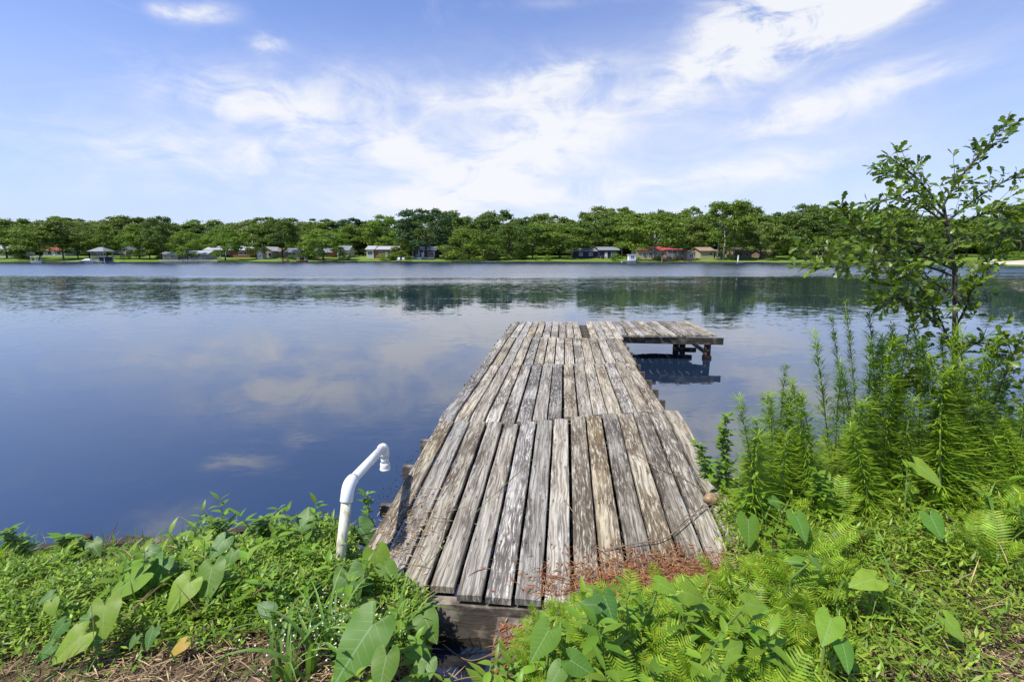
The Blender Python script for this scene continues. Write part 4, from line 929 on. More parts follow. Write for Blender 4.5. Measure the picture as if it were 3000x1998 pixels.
# --- ferns
def frond_mesh(seed):
    g = random.Random(seed); mb = MB(); N = 21; arch = g.uniform(.25, .6); sw = g.uniform(-.1, .1)
    def spine(f): return Vector((sw * f * f, f * (1 - .12 * f), arch * .35 * math.sin(f * 1.9) - arch * .45 * f * f))
    mb.tube([spine(i / 7) for i in range(8)], [.008, .007, .006, .005, .004, .003, .002, .001], 3, False)
    for i in range(N):
        f = .16 + .83 * i / (N - 1); p = spine(f); tn = (spine(min(1, f + .02)) - spine(f - .02)).normalized()
        l = .19 * (math.sin(math.pi * (.12 + .86 * (1 - (f - .16) / .84) ** .8)) * .85 + .1) * g.uniform(.88, 1.1); wd = .0125 * (.6 + .6 * l / .19)
        for sg in (-1, 1):
            up = Vector((0, 0, 1)) - tn * tn.z; up.normalize(); sd = tn.cross(up).normalized() * sg
            dr = (sd * .9 + tn * .38 + up * g.uniform(.0, .2)).normalized(); q1 = p + dr * l * .45; q2 = p + dr * l - up * l * .12; a = tn * wd
            mb.add([p + a * .7, p - a * .7, q1 - a, q1 + a, q2], [(0, 1, 2, 3), (3, 2, 4)])
    return mb.mesh('frond', M['fern'])
FR = [frond_mesh(i) for i in range(7)]
FGRP = 'ferns in the thicket around the near end of the dock'
def fern(x, y, size, n, label, group, lean=.95, b0=0):
    z = max(GZ(x, y), -.05); t = thing('fern', label, 'fern', (x, y, z), R.uniform(0, 6.28), group)
    for k in range(n):
        a = 6.28 * k / n + R.uniform(-.4, .4); e = R.uniform(lean - .3, lean + .35)
        m_ = Matrix.Rotation(a, 4, 'Z') @ Matrix.Rotation(e, 4, 'X') @ Matrix.Scale(size * R.uniform(.75, 1.15), 4)
        obj('frond', R.choice(FR), t, matrix=m_)
def scatter(n, x0, x1, y0, y1, cond, mind):
    out = []
    for _ in range(n * 30):
        if len(out) >= n: break
        x, y = R.uniform(x0, x1), R.uniform(y0, y1)
        if not cond(x, y): continue
        if all((x - a) ** 2 + (y - c) ** 2 > mind * mind for a, c in out): out.append((x, y))
    return out
ysh = lambda x: float(np.interp(x, SX, SY))
inb = lambda x, y: y < ysh(x) - .06
for (x, y) in scatter(120, .02, 1.75, 1.42, 2.34, lambda x, y: inb(x, y) and not (x < .3 and y > 2.1) and x < 1.0 + (y - 1.5) * .9, .08):
    f = min(1, max(0, (x - .05) / .5)); fern(x, y, R.uniform(.20, .33) * (.72 + .28 * f), R.choice((7, 8, 9)), 'bright green fern in the thicket at the near right end of the dock', FGRP, 1.0)
for (x, y) in scatter(60, 1.4, 5.2, 2.2, 4.9, lambda x, y: inb(x, y) and y > 1.9 + .0 * x and y > .55 * x + .55, .15):
    fern(x, y, R.uniform(.24, .40), R.choice((5, 6, 7)), 'fern in the right bank growth below the tall weeds', 'ferns on the right bank', .9)
for (x, y) in scatter(16, 4.2, 6.6, 3.4, 4.9, inb, .2):
    fern(x, y, R.uniform(.40, .6), 6, 'large fern on the right bank beside the sapling', 'ferns beside the sapling', .85)
for (x, y) in scatter(5, -3.1, -1.9, 2.25, 2.65, inb, .15):
    fern(x, y, R.uniform(.18, .26), 5, 'small fern near the bulkhead at the left', 'small ferns near the bulkhead', .9)

# --- creeping ground cover, straw and litter (uncountable)
def blades(P, length, width, elev, mat, name, kind_label, cat, fold=.25, bend=None, base=None):
    n = len(P); a = rng.uniform(0, 2 * np.pi, n); e = elev
    d = np.stack([np.cos(a) * np.cos(e), np.sin(a) * np.cos(e), np.sin(e)], 1)
    s = np.stack([-np.sin(a), np.cos(a), rng.uniform(-.5, .5, n)], 1); s /= np.linalg.norm(s, axis=1)[:, None]
    up = np.cross(d, s)
    L = length[:, None]; W_ = width[:, None]
    m_ = P + d * L * .45
    V = np.stack([P, m_ + s * W_ * .5 - up * W_ * fold, P + d * L - np.array([0, 0, 1.]) * L * .12, m_ - s * W_ * .5 - up * W_ * fold], 1).reshape(-1, 3)
    i = np.arange(n)[:, None] * 4
    Fq = np.concatenate([i + np.array([[0, 1, 2]]), i + np.array([[0, 2, 3]])], 0)
    o = obj(name, np_mesh(name, V, Fq, mat)); tag(o, kind_label, cat, kind='stuff'); return o
def cloud_noise(x, y, s, seed=0):
    return (np.sin(x * s * 1.3 + seed) * np.sin(y * s * 1.7 + seed * 2.1 + x * s * .6) + .6 * np.sin(x * s * 2.9 + y * s * 2.3 + seed) * np.sin(y * s * 3.1 - x * s * 1.7)) / 1.6
def sample(n, x0, x1, y0, y1, dens):
    x = rng.uniform(x0, x1, n); y = rng.uniform(y0, y1, n); k = rng.uniform(0, 1, n) < dens(x, y); return x[k], y[k]
shv = lambda x: np.interp(x, SX, SY)
smooth = lambda v, a, c: np.clip((v - a) / (c - a), 0, 1)
# left: dense low creepers, thinning to dry straw near the viewer
def dl(x, y): return (y < shv(x) - .01) * smooth(y + .12 * cloud_noise(x, y, 2.2, 1), 1.72 + .10 * (x > -1.2), 2.0) * (.75 + .25 * cloud_noise(x, y, 3.1, 4))
x, y = sample(105000, -4.2, -.4, 1.3, 3.1, dl); hh = .015 + (.12 + .07 * cloud_noise(x, y, 3.3, 2) + .05 * cloud_noise(x, y, 9.3, 7)) * np.sqrt(rng.uniform(0, 1, len(x))) * (.5 + .5 * smooth(y, 1.8, 2.2)) * np.where(x < -1.6, .12 + .88 * smooth(shv(x) - y, .08, .55), 1)
blades(np.stack([x, y, gz(x, y) + hh], 1), rng.uniform(.022, .056, len(x)), rng.uniform(.007, .016, len(x)), rng.uniform(-.2, .9, len(x)), M['cover_a'], 'ground_cover', 'low green creepers matting the bank left of the dock', 'ground cover')
def dr(x, y): return (y < shv(x) - .01) * np.maximum(smooth(y - .42 * x + .15 * cloud_noise(x, y, 2.0, 3), .75, 1.25), .07) * (.72 + .28 * cloud_noise(x, y, 2.7, 6))
x, y = sample(230000, .1, 7.5, 1.35, 5.2, dr); hh = .02 + (.13 + .10 * cloud_noise(x, y, 2.3, 5)) * np.sqrt(rng.uniform(0, 1, len(x)))
blades(np.stack([x, y, gz(x, y) + hh], 1), rng.uniform(.028, .075, len(x)), rng.uniform(.007, .016, len(x)), rng.uniform(-.2, 1.0, len(x)), M['cover_b'], 'ground_cover', 'tangled green undergrowth covering the bank right of the dock', 'ground cover')
x, y = sample(60000, -4.5, 6.5, 1.1, 3.2, lambda x, y: (y < shv(x) - .04) * (.35 + .65 * (cloud_noise(x, y, 3, 9) > -.35)))
blades(np.stack([x, y, gz(x, y) + rng.uniform(.003, .03, len(x))], 1), rng.uniform(.04, .14, len(x)), rng.uniform(.003, .007, len(x)), rng.uniform(-.08, .25, len(x)), M['straw'], 'dry_straw', 'dry brown straw scattered on the near bank', 'straw', .1)
x, y = sample(9000, -4.5, 6.5, 1.1, 2.4, lambda x, y: (y < shv(x) - .04) * (cloud_noise(x, y, 2.6, 12) > .1))
blades(np.stack([x, y, gz(x, y) + .005], 1), rng.uniform(.04, .12, len(x)), rng.uniform(.004, .008, len(x)), rng.uniform(.4, 1.3, len(x)), M['grass'], 'short_grass', 'short green grass sprouting through the dry straw', 'grass', .1)
x, y = sample(5200, -4.2, 7., 1.5, 4.8, lambda x, y: (y < shv(x) - .05) * (cloud_noise(x, y, 2.1, 21) > -.1) * ((y > 1.9) | (rng.uniform(0, 1, len(x)) < .3)))
blades(np.stack([x, y, gz(x, y) + rng.uniform(.0, .08, len(x))], 1), rng.uniform(.10, .24, len(x)), rng.uniform(.005, .010, len(x)), rng.uniform(.5, 1.4, len(x)), M['grass'], 'wild_grass', 'thin wild grass blades growing through the bank plants', 'grass', .15)
x, y = sample(2600, -4.2, 7., 1.6, 4.8, lambda x, y: (y < shv(x) - .05) * (cloud_noise(x, y, 2.6, 31) > .0))
blades(np.stack([x, y, gz(x, y) + rng.uniform(.03, .16, len(x))], 1), rng.uniform(.08, .22, len(x)), rng.uniform(.003, .006, len(x)), rng.uniform(-.1, 1.0, len(x)), M['straw'], 'dead_stems', 'dead brown stems tangled in the bank plants', 'dead stems', .1)
# tiny white flowers by the largest leaf
c0 = hit(1000, 1850, .12); x = c0.x + rng.normal(0, .13, 260); y = c0.y + rng.normal(0, .12, 260)
blades(np.stack([x, y, gz(x, y) + rng.uniform(.10, .2, 260)], 1), np.full(260, .009), np.full(260, .008), rng.uniform(0, 1, 260), M['flower'], 'tiny_flowers', 'specks of tiny white flowers behind the largest elephant ear', 'flowers')
# dry litter drifted on the dock's near right corner, on its left edge and on the approach board
def litter(n, tc, sc, ts, ss, label, mat, zt=.004, ang=0.):
    tt = rng.normal(0, ts, n); s_ = rng.normal(0, ss, n); T_ = tc + tt * math.cos(ang) - s_ * math.sin(ang); S_ = sc + tt * math.sin(ang) + s_ * math.cos(ang)
    k = (T_ > -1.28) & (T_ < 1.2) & (S_ > 2.34); T_, S_ = T_[k], S_[k]; n = len(T_)
    P = np.stack([T_ * RR.x + S_ * DD.x, T_ * RR.y + S_ * DD.y, np.array([dz_(q) for q in S_]) + zt + rng.uniform(0, .022, n)], 1)
    blades(P, rng.uniform(.02, .08, n), rng.uniform(.003, .008, n), rng.uniform(-.15, .35, n), mat, 'dry_litter', label, 'litter', .2)
litter(7000, .70, 2.50, .34, .12, 'red-brown dry fern litter heaped on the near right corner of the dock', M['litter'], ang=.12)
litter(500, -1.0, 2.75, .13, .25, 'pale dry stems strewn on the near left corner of the dock', M['straw'])
litter(120, -.05, 2.42, .08, .05, 'little dry brown leaves at the dock end beside the ferns', M['litter'])
n = 500; xx_ = rng.uniform(-.12, .12, n); yy_ = rng.uniform(-.26, .24, n)
P = np.stack([.02 + xx_ * math.cos(TH) + yy_ * math.sin(TH), 2.02 - xx_ * math.sin(TH) + yy_ * math.cos(TH), .133 + .107 * yy_ + rng.uniform(.002, .012, n)], 1)
blades(P, rng.uniform(.02, .07, n), rng.uniform(.004, .012, n), rng.uniform(-.1, .3, n), M['litter'], 'dry_litter', 'brown leaf litter lying on the approach board', 'litter')

n = 900; gx = rng.normal(-.15, .28, n); gy = rng.normal(1.75, .22, n); k = gz(gx, gy) > .02; gx, gy = gx[k], gy[k]; n = len(gx)
blades(np.stack([gx, gy, gz(gx, gy) + rng.uniform(.003, .02, n)], 1), rng.uniform(.02, .07, n), rng.uniform(.005, .014, n), rng.uniform(-.1, .3, n), M['litter'], 'dry_litter', 'brown leaf litter around the gully in front of the dock', 'litter')

# --- leafy herbs
def lance(mat, name='leaf', w=.16, droop=.25):
    mb = MB(); n = 6
    for i in range(n + 1):
        f = i / n; ww = w * math.sin(math.pi * min(1, f ** .75)) ; z = .12 * f - droop * f * f
        mb.v += [Vector((-ww, f, z + ww * .3)), Vector((0, f, z)), Vector((ww, f, z + ww * .3))]
    for i in range(n):
        a = i * 3; mb.f += [(a, a + 1, a + 4, a + 3), (a + 1, a + 2, a + 5, a + 4)]
    return mb.mesh(name, mat, True)
LAN = [lance(M['herb'], w=.15), lance(M['herb'], w=.20, droop=.4), lance(M['herb'], w=.12, droop=.15)]
def herb(x, y, h, n, ll, label, group, tilt=.25):
    z = GZ(x, y); t = thing('leafy_herb', label, 'plant', (x, y, z), R.uniform(0, 6.28), group); lx, ly = R.uniform(-tilt, tilt) * h, R.uniform(-tilt, tilt) * h
    sp = lambda f: Vector((lx * f * f, ly * f * f, h * f))
    MB().tube([sp(i / 4) - Vector((0, 0, .02 if i == 0 else 0)) for i in range(5)], [.004, .0036, .003, .0025, .0015], 5).build('stem', M['stem'], t)
    for k in range(n):
        f = .25 + .75 * (k // 2 + 1) / (n // 2); a = (k % 2) * math.pi + (k // 2) * 1.7 + R.uniform(-.3, .3)
        m_ = Matrix.Translation(sp(f)) @ Matrix.Rotation(a, 4, 'Z') @ Matrix.Rotation(R.uniform(.0, .5) + (.5 if f > .9 else 0), 4, 'X') @ Matrix.Scale(ll * R.uniform(.8, 1.2) * (1.15 - .45 * f), 4)
        obj('leaf', R.choice(LAN), t, matrix=m_)
for (x, y) in scatter(34, -2.0, -.7, 2.05, 2.95, lambda x, y: inb(x, y), .12): herb(x, y, R.uniform(.16, .30), 12, R.uniform(.08, .13), 'leafy light green herb on the bank left of the standpipe', 'leafy herbs left of the dock')
for (x, y) in scatter(14, -3.4, -2.1, 1.95, 2.6, lambda x, y: inb(x, y), .14): herb(x, y, R.uniform(.09, .16), 12, R.uniform(.06, .09), 'leafy herb at the left picture edge of the bank', 'leafy herbs at the left edge')
for (x, y) in scatter(15, .1, 1.0, 1.4, 1.95, lambda x, y: inb(x, y), .11): herb(x, y, R.uniform(.26, .42), 12, R.uniform(.10, .15), 'broad-leaved herb among the front ferns', 'leafy herbs among the front ferns')
for (x, y) in scatter(46, 1.4, 6.0, 2.3, 4.8, lambda x, y: inb(x, y) and y > .5 * x + .7, .18): herb(x, y, R.uniform(.25, .45), 12, R.uniform(.09, .14), 'leafy herb in the undergrowth right of the dock', 'leafy herbs right of the dock')
for (x, y) in scatter(20, 2.0, 4.4, 1.6, 2.6, lambda x, y: True, .2): herb(x, y, R.uniform(.08, .16), 8, R.uniform(.06, .09), 'low herb in the thin growth at the lower right', 'low herbs at the lower right')
for (x, y) in scatter(16, -.75, .12, 1.4, 1.95, inb, .1): herb(x, y, R.uniform(.18, .26), 12, R.uniform(.08, .12), 'herb between the sedge tuft and the gully', 'herbs beside the gully')

# --- grass tufts: every blade a part
def blade_mesh(seed):
    g = random.Random(seed); mb = MB(); n = 8; bend = g.uniform(.25, 1.1); w = g.uniform(.016, .024)
    for i in range(n + 1):
        f = i / n; a = bend * f * f * 1.4; p = Vector((0, math.sin(a) * f * .75, f * (1 - .35 * a * f))); ww = w * (1 - f ** 2.2) * (.6 + .4 * min(1, f * 4)) + .0008
        mb.v += [p + Vector((-ww, 0, ww * .5)), p, p + Vector((ww, 0, ww * .5))]
    for i in range(n): a = i * 3; mb.f += [(a, a + 1, a + 4, a + 3), (a + 1, a + 2, a + 5, a + 4)]
    return mb.mesh('blade', M['grass'], True)
BL = [blade_mesh(i) for i in range(6)]
def tuft(u, v, n, h, label, spread=.05, lean=.3, group='grass tufts on the bank'):
    p = hit(u, v, 0.); 
    while GZ(p.x, p.y) < .06: p.y -= .03
    t = thing('grass_tuft', label, 'grass', (p.x, p.y, GZ(p.x, p.y)), 0, group)
    for k in range(n):
        a = R.uniform(0, 6.28); m_ = Matrix.Translation((R.uniform(-spread, spread), R.uniform(-spread, spread), -.01)) @ Matrix.Rotation(a, 4, 'Z') @ Matrix.Rotation(-R.uniform(0, lean), 4, 'X') @ Matrix.Scale(h * R.uniform(.6, 1.15), 4)
        obj('blade', R.choice(BL), t, matrix=m_)
tuft(905, 1960, 20, .46, 'large pale sedge tuft arching at the bottom, left of the largest leaf', .09, .45); tuft(985, 1900, 16, .42, 'sedge tuft right behind the largest sedge at the bottom left of centre', .07, .4); tuft(835, 2010, 9, .42, 'sedge cut by the bottom edge with long arching blades', .05, .6)
tuft(545, 1660, 4, .30, 'few tall grass blades standing against the water at left', .02, .12); tuft(600, 1640, 5, .34, 'tall curved grass blades right beside the few blades against the water', .03, .2); tuft(735, 1665, 6, .24, 'grass tuft at the bank edge left of the standpipe', .04, .4); tuft(790, 1690, 5, .24, 'short arching grass blades left of the standpipe', .04, .5)
tuft(1160, 1870, 9, .36, 'arching grass over the gully left side', .05, .7); tuft(2480, 1820, 6, .55, 'tall upright grass in front of the right undergrowth', .05, .12); tuft(2600, 1790, 5, .42, 'stiff grass blades leaning right near the dry straw', .03, .25)
tuft(2540, 1560, 5, .5, 'arching grass blades below the tall weeds', .05, .6); tuft(2830, 1500, 8, .6, 'grass tuft below the sapling', .08, .4); tuft(110, 1840, 6, .2, 'thin grass blades at the left edge of the bank', .04, .2); tuft(2920, 1560, 7, .5, 'grass tuft at the right picture edge', .08, .4)

# --- tall feathery weeds
BEND = .07
def weed_mesh(seed, mat, dense, lw=.0042, ll=.055):
    g = np.random.default_rng(seed); n = dense; f = g.uniform(.05, 1, n) ** .85; a = g.uniform(0, 6.283, n)
    L = ll * (1.15 - .55 * f) * g.uniform(.7, 1.25, n); e = g.uniform(-.1, .5, n) + .6 * f
    d = np.stack([np.cos(a) * np.cos(e), np.sin(a) * np.cos(e), np.sin(e)], 1); s = np.stack([-np.sin(a), np.cos(a), a * 0], 1)
    P = np.stack([f * 0, f * 0, f], 1); W_ = lw * g.uniform(.7, 1.3, n)
    clump = .5 + .5 * np.sin(f * 70 + seed) ; L = L * (.55 + .65 * clump)
    V = np.stack([P, P + d * L[:, None] * .5 + s * W_[:, None], P + d * L[:, None] - np.array([0, 0, .02]), P + d * L[:, None] * .5 - s * W_[:, None]], 1).reshape(-1, 3)
    V[:, 0] += BEND * V[:, 2] ** 2
    return np_mesh('foliage', V, np.arange(n * 4).reshape(-1, 4), mat)
WD = {'light': [weed_mesh(i, M['fennel'], 560, .0028, .12) for i in range(3)], 'dark': [weed_mesh(9 + i, M['fennel_dark'], 640, .0026, .095) for i in range(3)], 'lance': [weed_mesh(20 + i, M['herb'], 170, .014, .11) for i in range(2)]}
stemm = MB().tube([(BEND * (i / 5) ** 2, 0, i / 5 - (.03 if i == 0 else 0)) for i in range(6)], [.006, .0055, .0048, .004, .003, .0015], 5).mesh('stem', M['stem'], True)
def weed(ut, vt, ub, vb, kind, label, group='tall weeds on the right bank', fat=1.):
    bs = hit(ub, vb, 0.); bs.z = GZ(bs.x, bs.y); tp = at_y(ut, vt, bs.y + .02); d = tp - bs; h = d.length
    t = thing('tall_weed', label, 'plant', bs, 0, group); q = Vector((0, 0, 1)).rotation_difference(d.normalized()).to_matrix().to_4x4() @ Matrix.Rotation(R.uniform(0, 6.28), 4, 'Z') @ Matrix.Diagonal((fat * R.uniform(.9, 1.4), fat * R.uniform(.9, 1.4), h, 1))
    obj('stem', stemm, t, matrix=q); obj('foliage', R.choice(WD[kind]), t, matrix=q)
MASS = 'feathery green weed in the dense clump in front of the sapling'
for w_ in ((2187, 1157, 2225, 1560, 'light', 'lone feathery weed leaning left, second from the dock'), (2271, 1066, 2282, 1480, 'dark', 'slim dark feathery weed standing clear against the water'), (2338, 1167, 2350, 1500, 'lance', 'short weed with stepped lance leaves against the water'), (2353, 1117, 2390, 1540, 'light', 'bright feathery weed with bent dark tip'),
           (2403, 972, 2440, 1450, 'light', 'tall dense weed at the left of the feathery clump'), (2467, 925, 2485, 1430, 'dark', 'grey-green wispy weed left of the tallest wispy one'), (2508, 883, 2518, 1440, 'dark', 'tallest grey-green wispy weed'), (2593, 920, 2560, 1460, 'dark', MASS), (2635, 904, 2600, 1440, 'light', MASS), (2643, 954, 2662, 1460, 'light', MASS), (2759, 954, 2735, 1480, 'light', MASS), (2817, 974, 2800, 1450, 'light', MASS),
           (2560, 1010, 2545, 1450, 'light', MASS), (2690, 1000, 2690, 1460, 'light', MASS), (2720, 940, 2700, 1440, 'light', MASS), (2860, 1040, 2830, 1470, 'light', MASS), (2600, 990, 2620, 1470, 'light', MASS), (2780, 1060, 2770, 1500, 'light', MASS), (2500, 1060, 2520, 1470, 'light', MASS), (2425, 1100, 2450, 1470, 'light', MASS), (2665, 1060, 2650, 1490, 'light', MASS), (2580, 1100, 2590, 1490, 'light', MASS), (2740, 1080, 2745, 1490, 'light', MASS),
           (2104, 1222, 2110, 1500, 'lance', 'lance-leaved spike nearest the dock right edge'), (2135, 1262, 2128, 1500, 'lance', 'shorter lance-leaved spike beside the one nearest the dock'), (2080, 1300, 2100, 1480, 'lance', 'smallest lance-leaved spike at the dock edge'), (2560, 1330, 2570, 1520, 'lance', 'lance-leaved weed in front of the clump'), (2420, 1400, 2425, 1600, 'lance', 'low lance-leaved weed right of the bank edge'),
           (55, 1530, 65, 1660, 'lance', 'thin weed at the left end of the bulkhead'), (660, 1520, 655, 1640, 'lance', 'small lance-leaved weed against the water at left'), (790, 1500, 800, 1620, 'lance', 'small weed with narrow leaves left of the standpipe'), (1100, 1440, 1085, 1600, 'lance', 'small weed by the dock left edge'), (250, 1560, 240, 1650, 'lance', 'reddish-tipped weed on the bulkhead')):
    weed(*w_)
for k in range(16):
    u_ = R.uniform(2180, 2560); weed(u_ + R.uniform(-30, 30), R.uniform(1150, 1330), u_, R.uniform(1440, 1560), 'light', MASS, fat=R.uniform(.9, 1.3))
for k in range(9):
    u_ = R.uniform(2860, 3010); weed(u_ + R.uniform(-40, 40), R.uniform(1120, 1280), u_, R.uniform(1430, 1500), 'light', MASS, fat=R.uniform(.9, 1.3))
for k in range(16):
    u_ = R.uniform(2530, 2900); weed(u_ + R.uniform(-45, 45), R.uniform(970, 1240), u_, R.uniform(1430, 1520), R.choice(['light', 'light', 'light', 'dark']), MASS, fat=R.uniform(.9, 1.4))

# --- oak sapling at the right
sb = hit(2805, 1400, 0.); sb.z = GZ(sb.x, sb.y)
sap = thing('oak_sapling', 'young oak sapling with lobed leaves at the right of the picture', 'tree', sb)
def SP(u, v, dy=0.): return at_y(u, v, sb.y + dy) - sb
def poly(pts, n=10):
    pts = [Vector(p) for p in pts]; out = []
    for i in range(len(pts) - 1):
        p0, p1, p2, p3 = pts[max(i - 1, 0)], pts[i], pts[i + 1], pts[min(i + 2, len(pts) - 1)]
        for k in range(n): t = k / n; out.append(.5 * ((2 * p1) + (p2 - p0) * t + (2 * p0 - 5 * p1 + 4 * p2 - p3) * t * t + (3 * p1 - p0 - 3 * p2 + p3) * t ** 3))
    out.append(pts[-1]); return out
trunk = poly([(0, 0, -.05), SP(2800, 1250), SP(2798, 1000), SP(2798, 912), SP(2795, 785), SP(2773, 657), SP(2765, 600)], 4)
mb = MB(); mb.tube(trunk, [lerp(.024, .008, i / (len(trunk) - 1)) for i in range(len(trunk))], 8); mb.build('trunk', M['bark'], sap, smooth=True)
BR = [[(2765, 600, 0), (2800, 540, .05), (2850, 475, .1), (2895, 425, .1), (2952, 358, .12)], [(2768, 620, 0), (2705, 545, -.1), (2660, 500, -.15), (2605, 462, -.2)], [(2770, 640, 0), (2690, 565, .1), (2640, 525, .15), (2585, 512, .2)], [(2775, 660, 0), (2700, 605, -.2), (2640, 585, -.3), (2575, 588, -.4)],
      [(2775, 650, 0), (2850, 590, .2), (2920, 545, .3), (2992, 512, .3)], [(2780, 680, 0), (2850, 640, -.2), (2910, 620, -.3), (2960, 640, -.4)], [(2785, 720, 0), (2860, 690, .2), (2920, 680, .3), (2978, 690, .3)], [(2790, 755, 0), (2700, 720, -.2), (2610, 700, -.3), (2530, 690, -.4), (2462, 612, -.45)],
      [(2793, 790, 0), (2690, 745, .2), (2560, 720, .3), (2450, 735, .4), (2355, 738, .5)], [(2795, 810, 0), (2680, 770, -.3), (2560, 765, -.5), (2470, 780, -.6), (2385, 786, -.7)], [(2797, 870, 0), (2720, 820, .2), (2640, 800, .4), (2560, 800, .5)], [(2800, 1050, 0), (2755, 940, -.15), (2700, 850, -.3), (2640, 800, -.4)],
      [(2760, 950, -.1), (2700, 920, -.3), (2640, 880, -.4), (2585, 870, -.45)], [(2797, 900, 0), (2850, 850, .2), (2880, 810, .25), (2900, 760, .3)], [(2800, 1050, 0), (2850, 1010, -.2), (2890, 1000, -.3), (2925, 1035, -.35)], [(2800, 1100, 0), (2730, 1060, .2), (2660, 1030, .3), (2600, 1040, .3)], [(2802, 1180, 0), (2860, 1130, .1), (2900, 1100, .2), (2920, 1060, .2)],
      [(2802, 1200, 0), (2740, 1150, -.2), (2680, 1120, -.3), (2640, 1130, -.3)], [(2798, 960, 0), (2830, 900, -.2), (2840, 860, -.3), (2850, 800, -.3)], [(2800, 1250, 0), (2870, 1200, .1), (2930, 1150, .2), (2990, 1120, .2)], [(2802, 1300, 0), (2890, 1220, -.2), (2950, 1080, -.3), (2990, 990, -.3)], [(2801, 1280, 0), (2900, 1190, .2), (2970, 1060, .3), (3040, 1010, .3)]]
def oak_leaf(seed):
    g = random.Random(seed); mb = MB(); rim = [(.02, .0), (.03, .12), (.10, .25), (.07, .36), (.19, .50), (.13, .60), (.28, .76), (.20, .84), (.17, .95), (.0, 1.0)]; V_ = g.uniform(.1, .35); dr_ = g.uniform(.05, .3)
    for i, (x, y) in enumerate(rim):
        x *= g.uniform(.85, 1.1); z = -dr_ * y * y
        mb.v += [Vector((-x, y, z + V_ * x)), Vector((0, y, z)), Vector((x, y, z + V_ * x))]
    for i in range(len(rim) - 1): a = i * 3; mb.f += [(a, a + 1, a + 4, a + 3), (a + 1, a + 2, a + 5, a + 4)]
    return mb.mesh('leaf', M['oak'])
OL = [oak_leaf(i) for i in range(5)]; leaves = []
for bi, pp in enumerate(BR):
    C_ = poly([SP(*q) for q in pp], 6); n = len(C_)
    wood = MB(); wood.tube(C_, [lerp(.0085, .002, i / (n - 1)) for i in range(n)], 6)
    def put(p, dr_, k):
        for _ in range(k):
            ax = Vector((R.gauss(0, 1), R.gauss(0, 1), R.gauss(0, .7))); d_ = (dr_.normalized() * .8 + ax.normalized() * .9 + Vector((0, 0, .15))).normalized(); nr = Vector((R.gauss(0, .6), R.gauss(-.2, .6), 1)).normalized()
            leaves.append(frame(p, d_, nr) @ Matrix.Scale(R.uniform(.045, .088), 4))
    for i in range(2, n):
        t_ = C_[i] - C_[i - 1]; put(C_[i], t_, 2 if i < n - 1 else 5)
        if i % 2 == 0 and i < n - 1:
            for _ in range(4 if bi in (7, 8, 10, 11, 12, 15, 17) else 2):
                sd = Vector((R.gauss(0, 1), R.gauss(0, 1), R.gauss(.3, .7))).normalized(); L = R.uniform(.08, .19) * (1 - .4 * i / n); q = [C_[i], C_[i] + (t_.normalized() * .5 + sd * .6) * L * .5, C_[i] + (t_.normalized() * .7 + sd * .8) * L]
                wood.tube(q, [.0028, .002, .001], 4); put(q[1], q[2] - q[1], 1); put(q[2], q[2] - q[1], 4)
    wood.build('branch', M['bark'], sap, smooth=True)
# the leaves that show largest are parts of their own, the rest are one part
leaves.sort(key=lambda m: -m.to_scale()[0] / max(.5, (m.translation + sb).y))
for m_ in leaves[:300]: obj('leaf', R.choice(OL), sap, matrix=m_)
Vs, Fs = [], []
for m_ in leaves[300:]:
    me = R.choice(OL); n0 = len(Vs); Vs += [m_ @ v.co for v in me.vertices]; Fs += [tuple(n0 + i for i in p.vertices) for p in me.polygons]
o = obj('small_leaves', mesh_of('small_leaves', Vs, Fs, False, M['oak']), sap); o['kind'] = 'stuff'
print('sapling leaves', len(leaves))

# --- twigs, vines and the lump on the dock
def twig(pts, r, label, mat='twig'):
    P0 = Vector(pts[0]); t = tag(MB().tube([Vector(p) - P0 for p in poly(pts, 5)], r, 5).build('twig', M[mat], None, loc=P0, smooth=True), label, 'twig'); return t
def DK(u, v, h=.006):
    z = .45
    for _ in range(12): p = at_z(u, v, z); z = dz_(p.dot(DD)) + h
    return p
twig([DK(1655, 1465), DK(1700, 1530, .012), DK(1735, 1590), DK(1782, 1625, .02)], .0035, 'long thin stem lying slantwise on the dock middle planks'); twig([DK(1560, 1345), DK(1480, 1420, .012), DK(1390, 1505), DK(1215, 1690)], .0022, 'thin green runner crossing the left dock planks', 'stem')
twig([DK(1830, 1310), DK(1930, 1370, .02), DK(2010, 1405, .015), DK(2105, 1465, .03)], .0028, 'dry vine crossing the right dock planks'); twig([DK(1770, 1610, .02), DK(1870, 1590, .035), DK(1960, 1570, .03), DK(2060, 1480, .05)], .0045, 'pale stick lying on the litter heap'); twig([DK(1970, 1560, .02), DK(2010, 1510, .04), DK(2100, 1470, .04)], .003, 'thin vine stem beside the tan lump')
twig([DK(1370, 1690), DK(1400, 1670, .015), DK(1440, 1665)], .003, 'short curved twig on the dock end'); twig([DK(1170, 1650), DK(1220, 1655, .012), DK(1262, 1665)], .0025, 'short pale twig across a gap at the dock left end'); twig([DK(1140, 1520), DK(1190, 1500, .015), DK(1240, 1470)], .0025, 'thin dry twig on the left dock edge')
g1_, g2_ = Vector((.10, 1.78, .26)), Vector((-.28, 1.58, .12))
twig([(.12, 2.2, .30), (.05, 2.0, .27), (-.05, 1.85, .2), (-.10, 1.72, .08)], .007, 'dark branch sticking up by the approach board'); twig([(.22, 1.95, .33), (.05, 1.8, .26), (-.15, 1.7, .2), (-.42, 1.62, .22)], .009, 'thick grey branch lying across the gully'); twig([(-.30, 1.95, .16), (-.2, 1.85, .2), (-.05, 1.78, .2)], .004, 'thin twig in the gully'); twig([(-.35, 2.1, .18), (-.2, 2.02, .16), (-.02, 2.05, .22)], .003, 'reddish twig in front of the header beam', 'redstem')
lp = DK(2082, 1462, .03); lm = MB(); n = 12
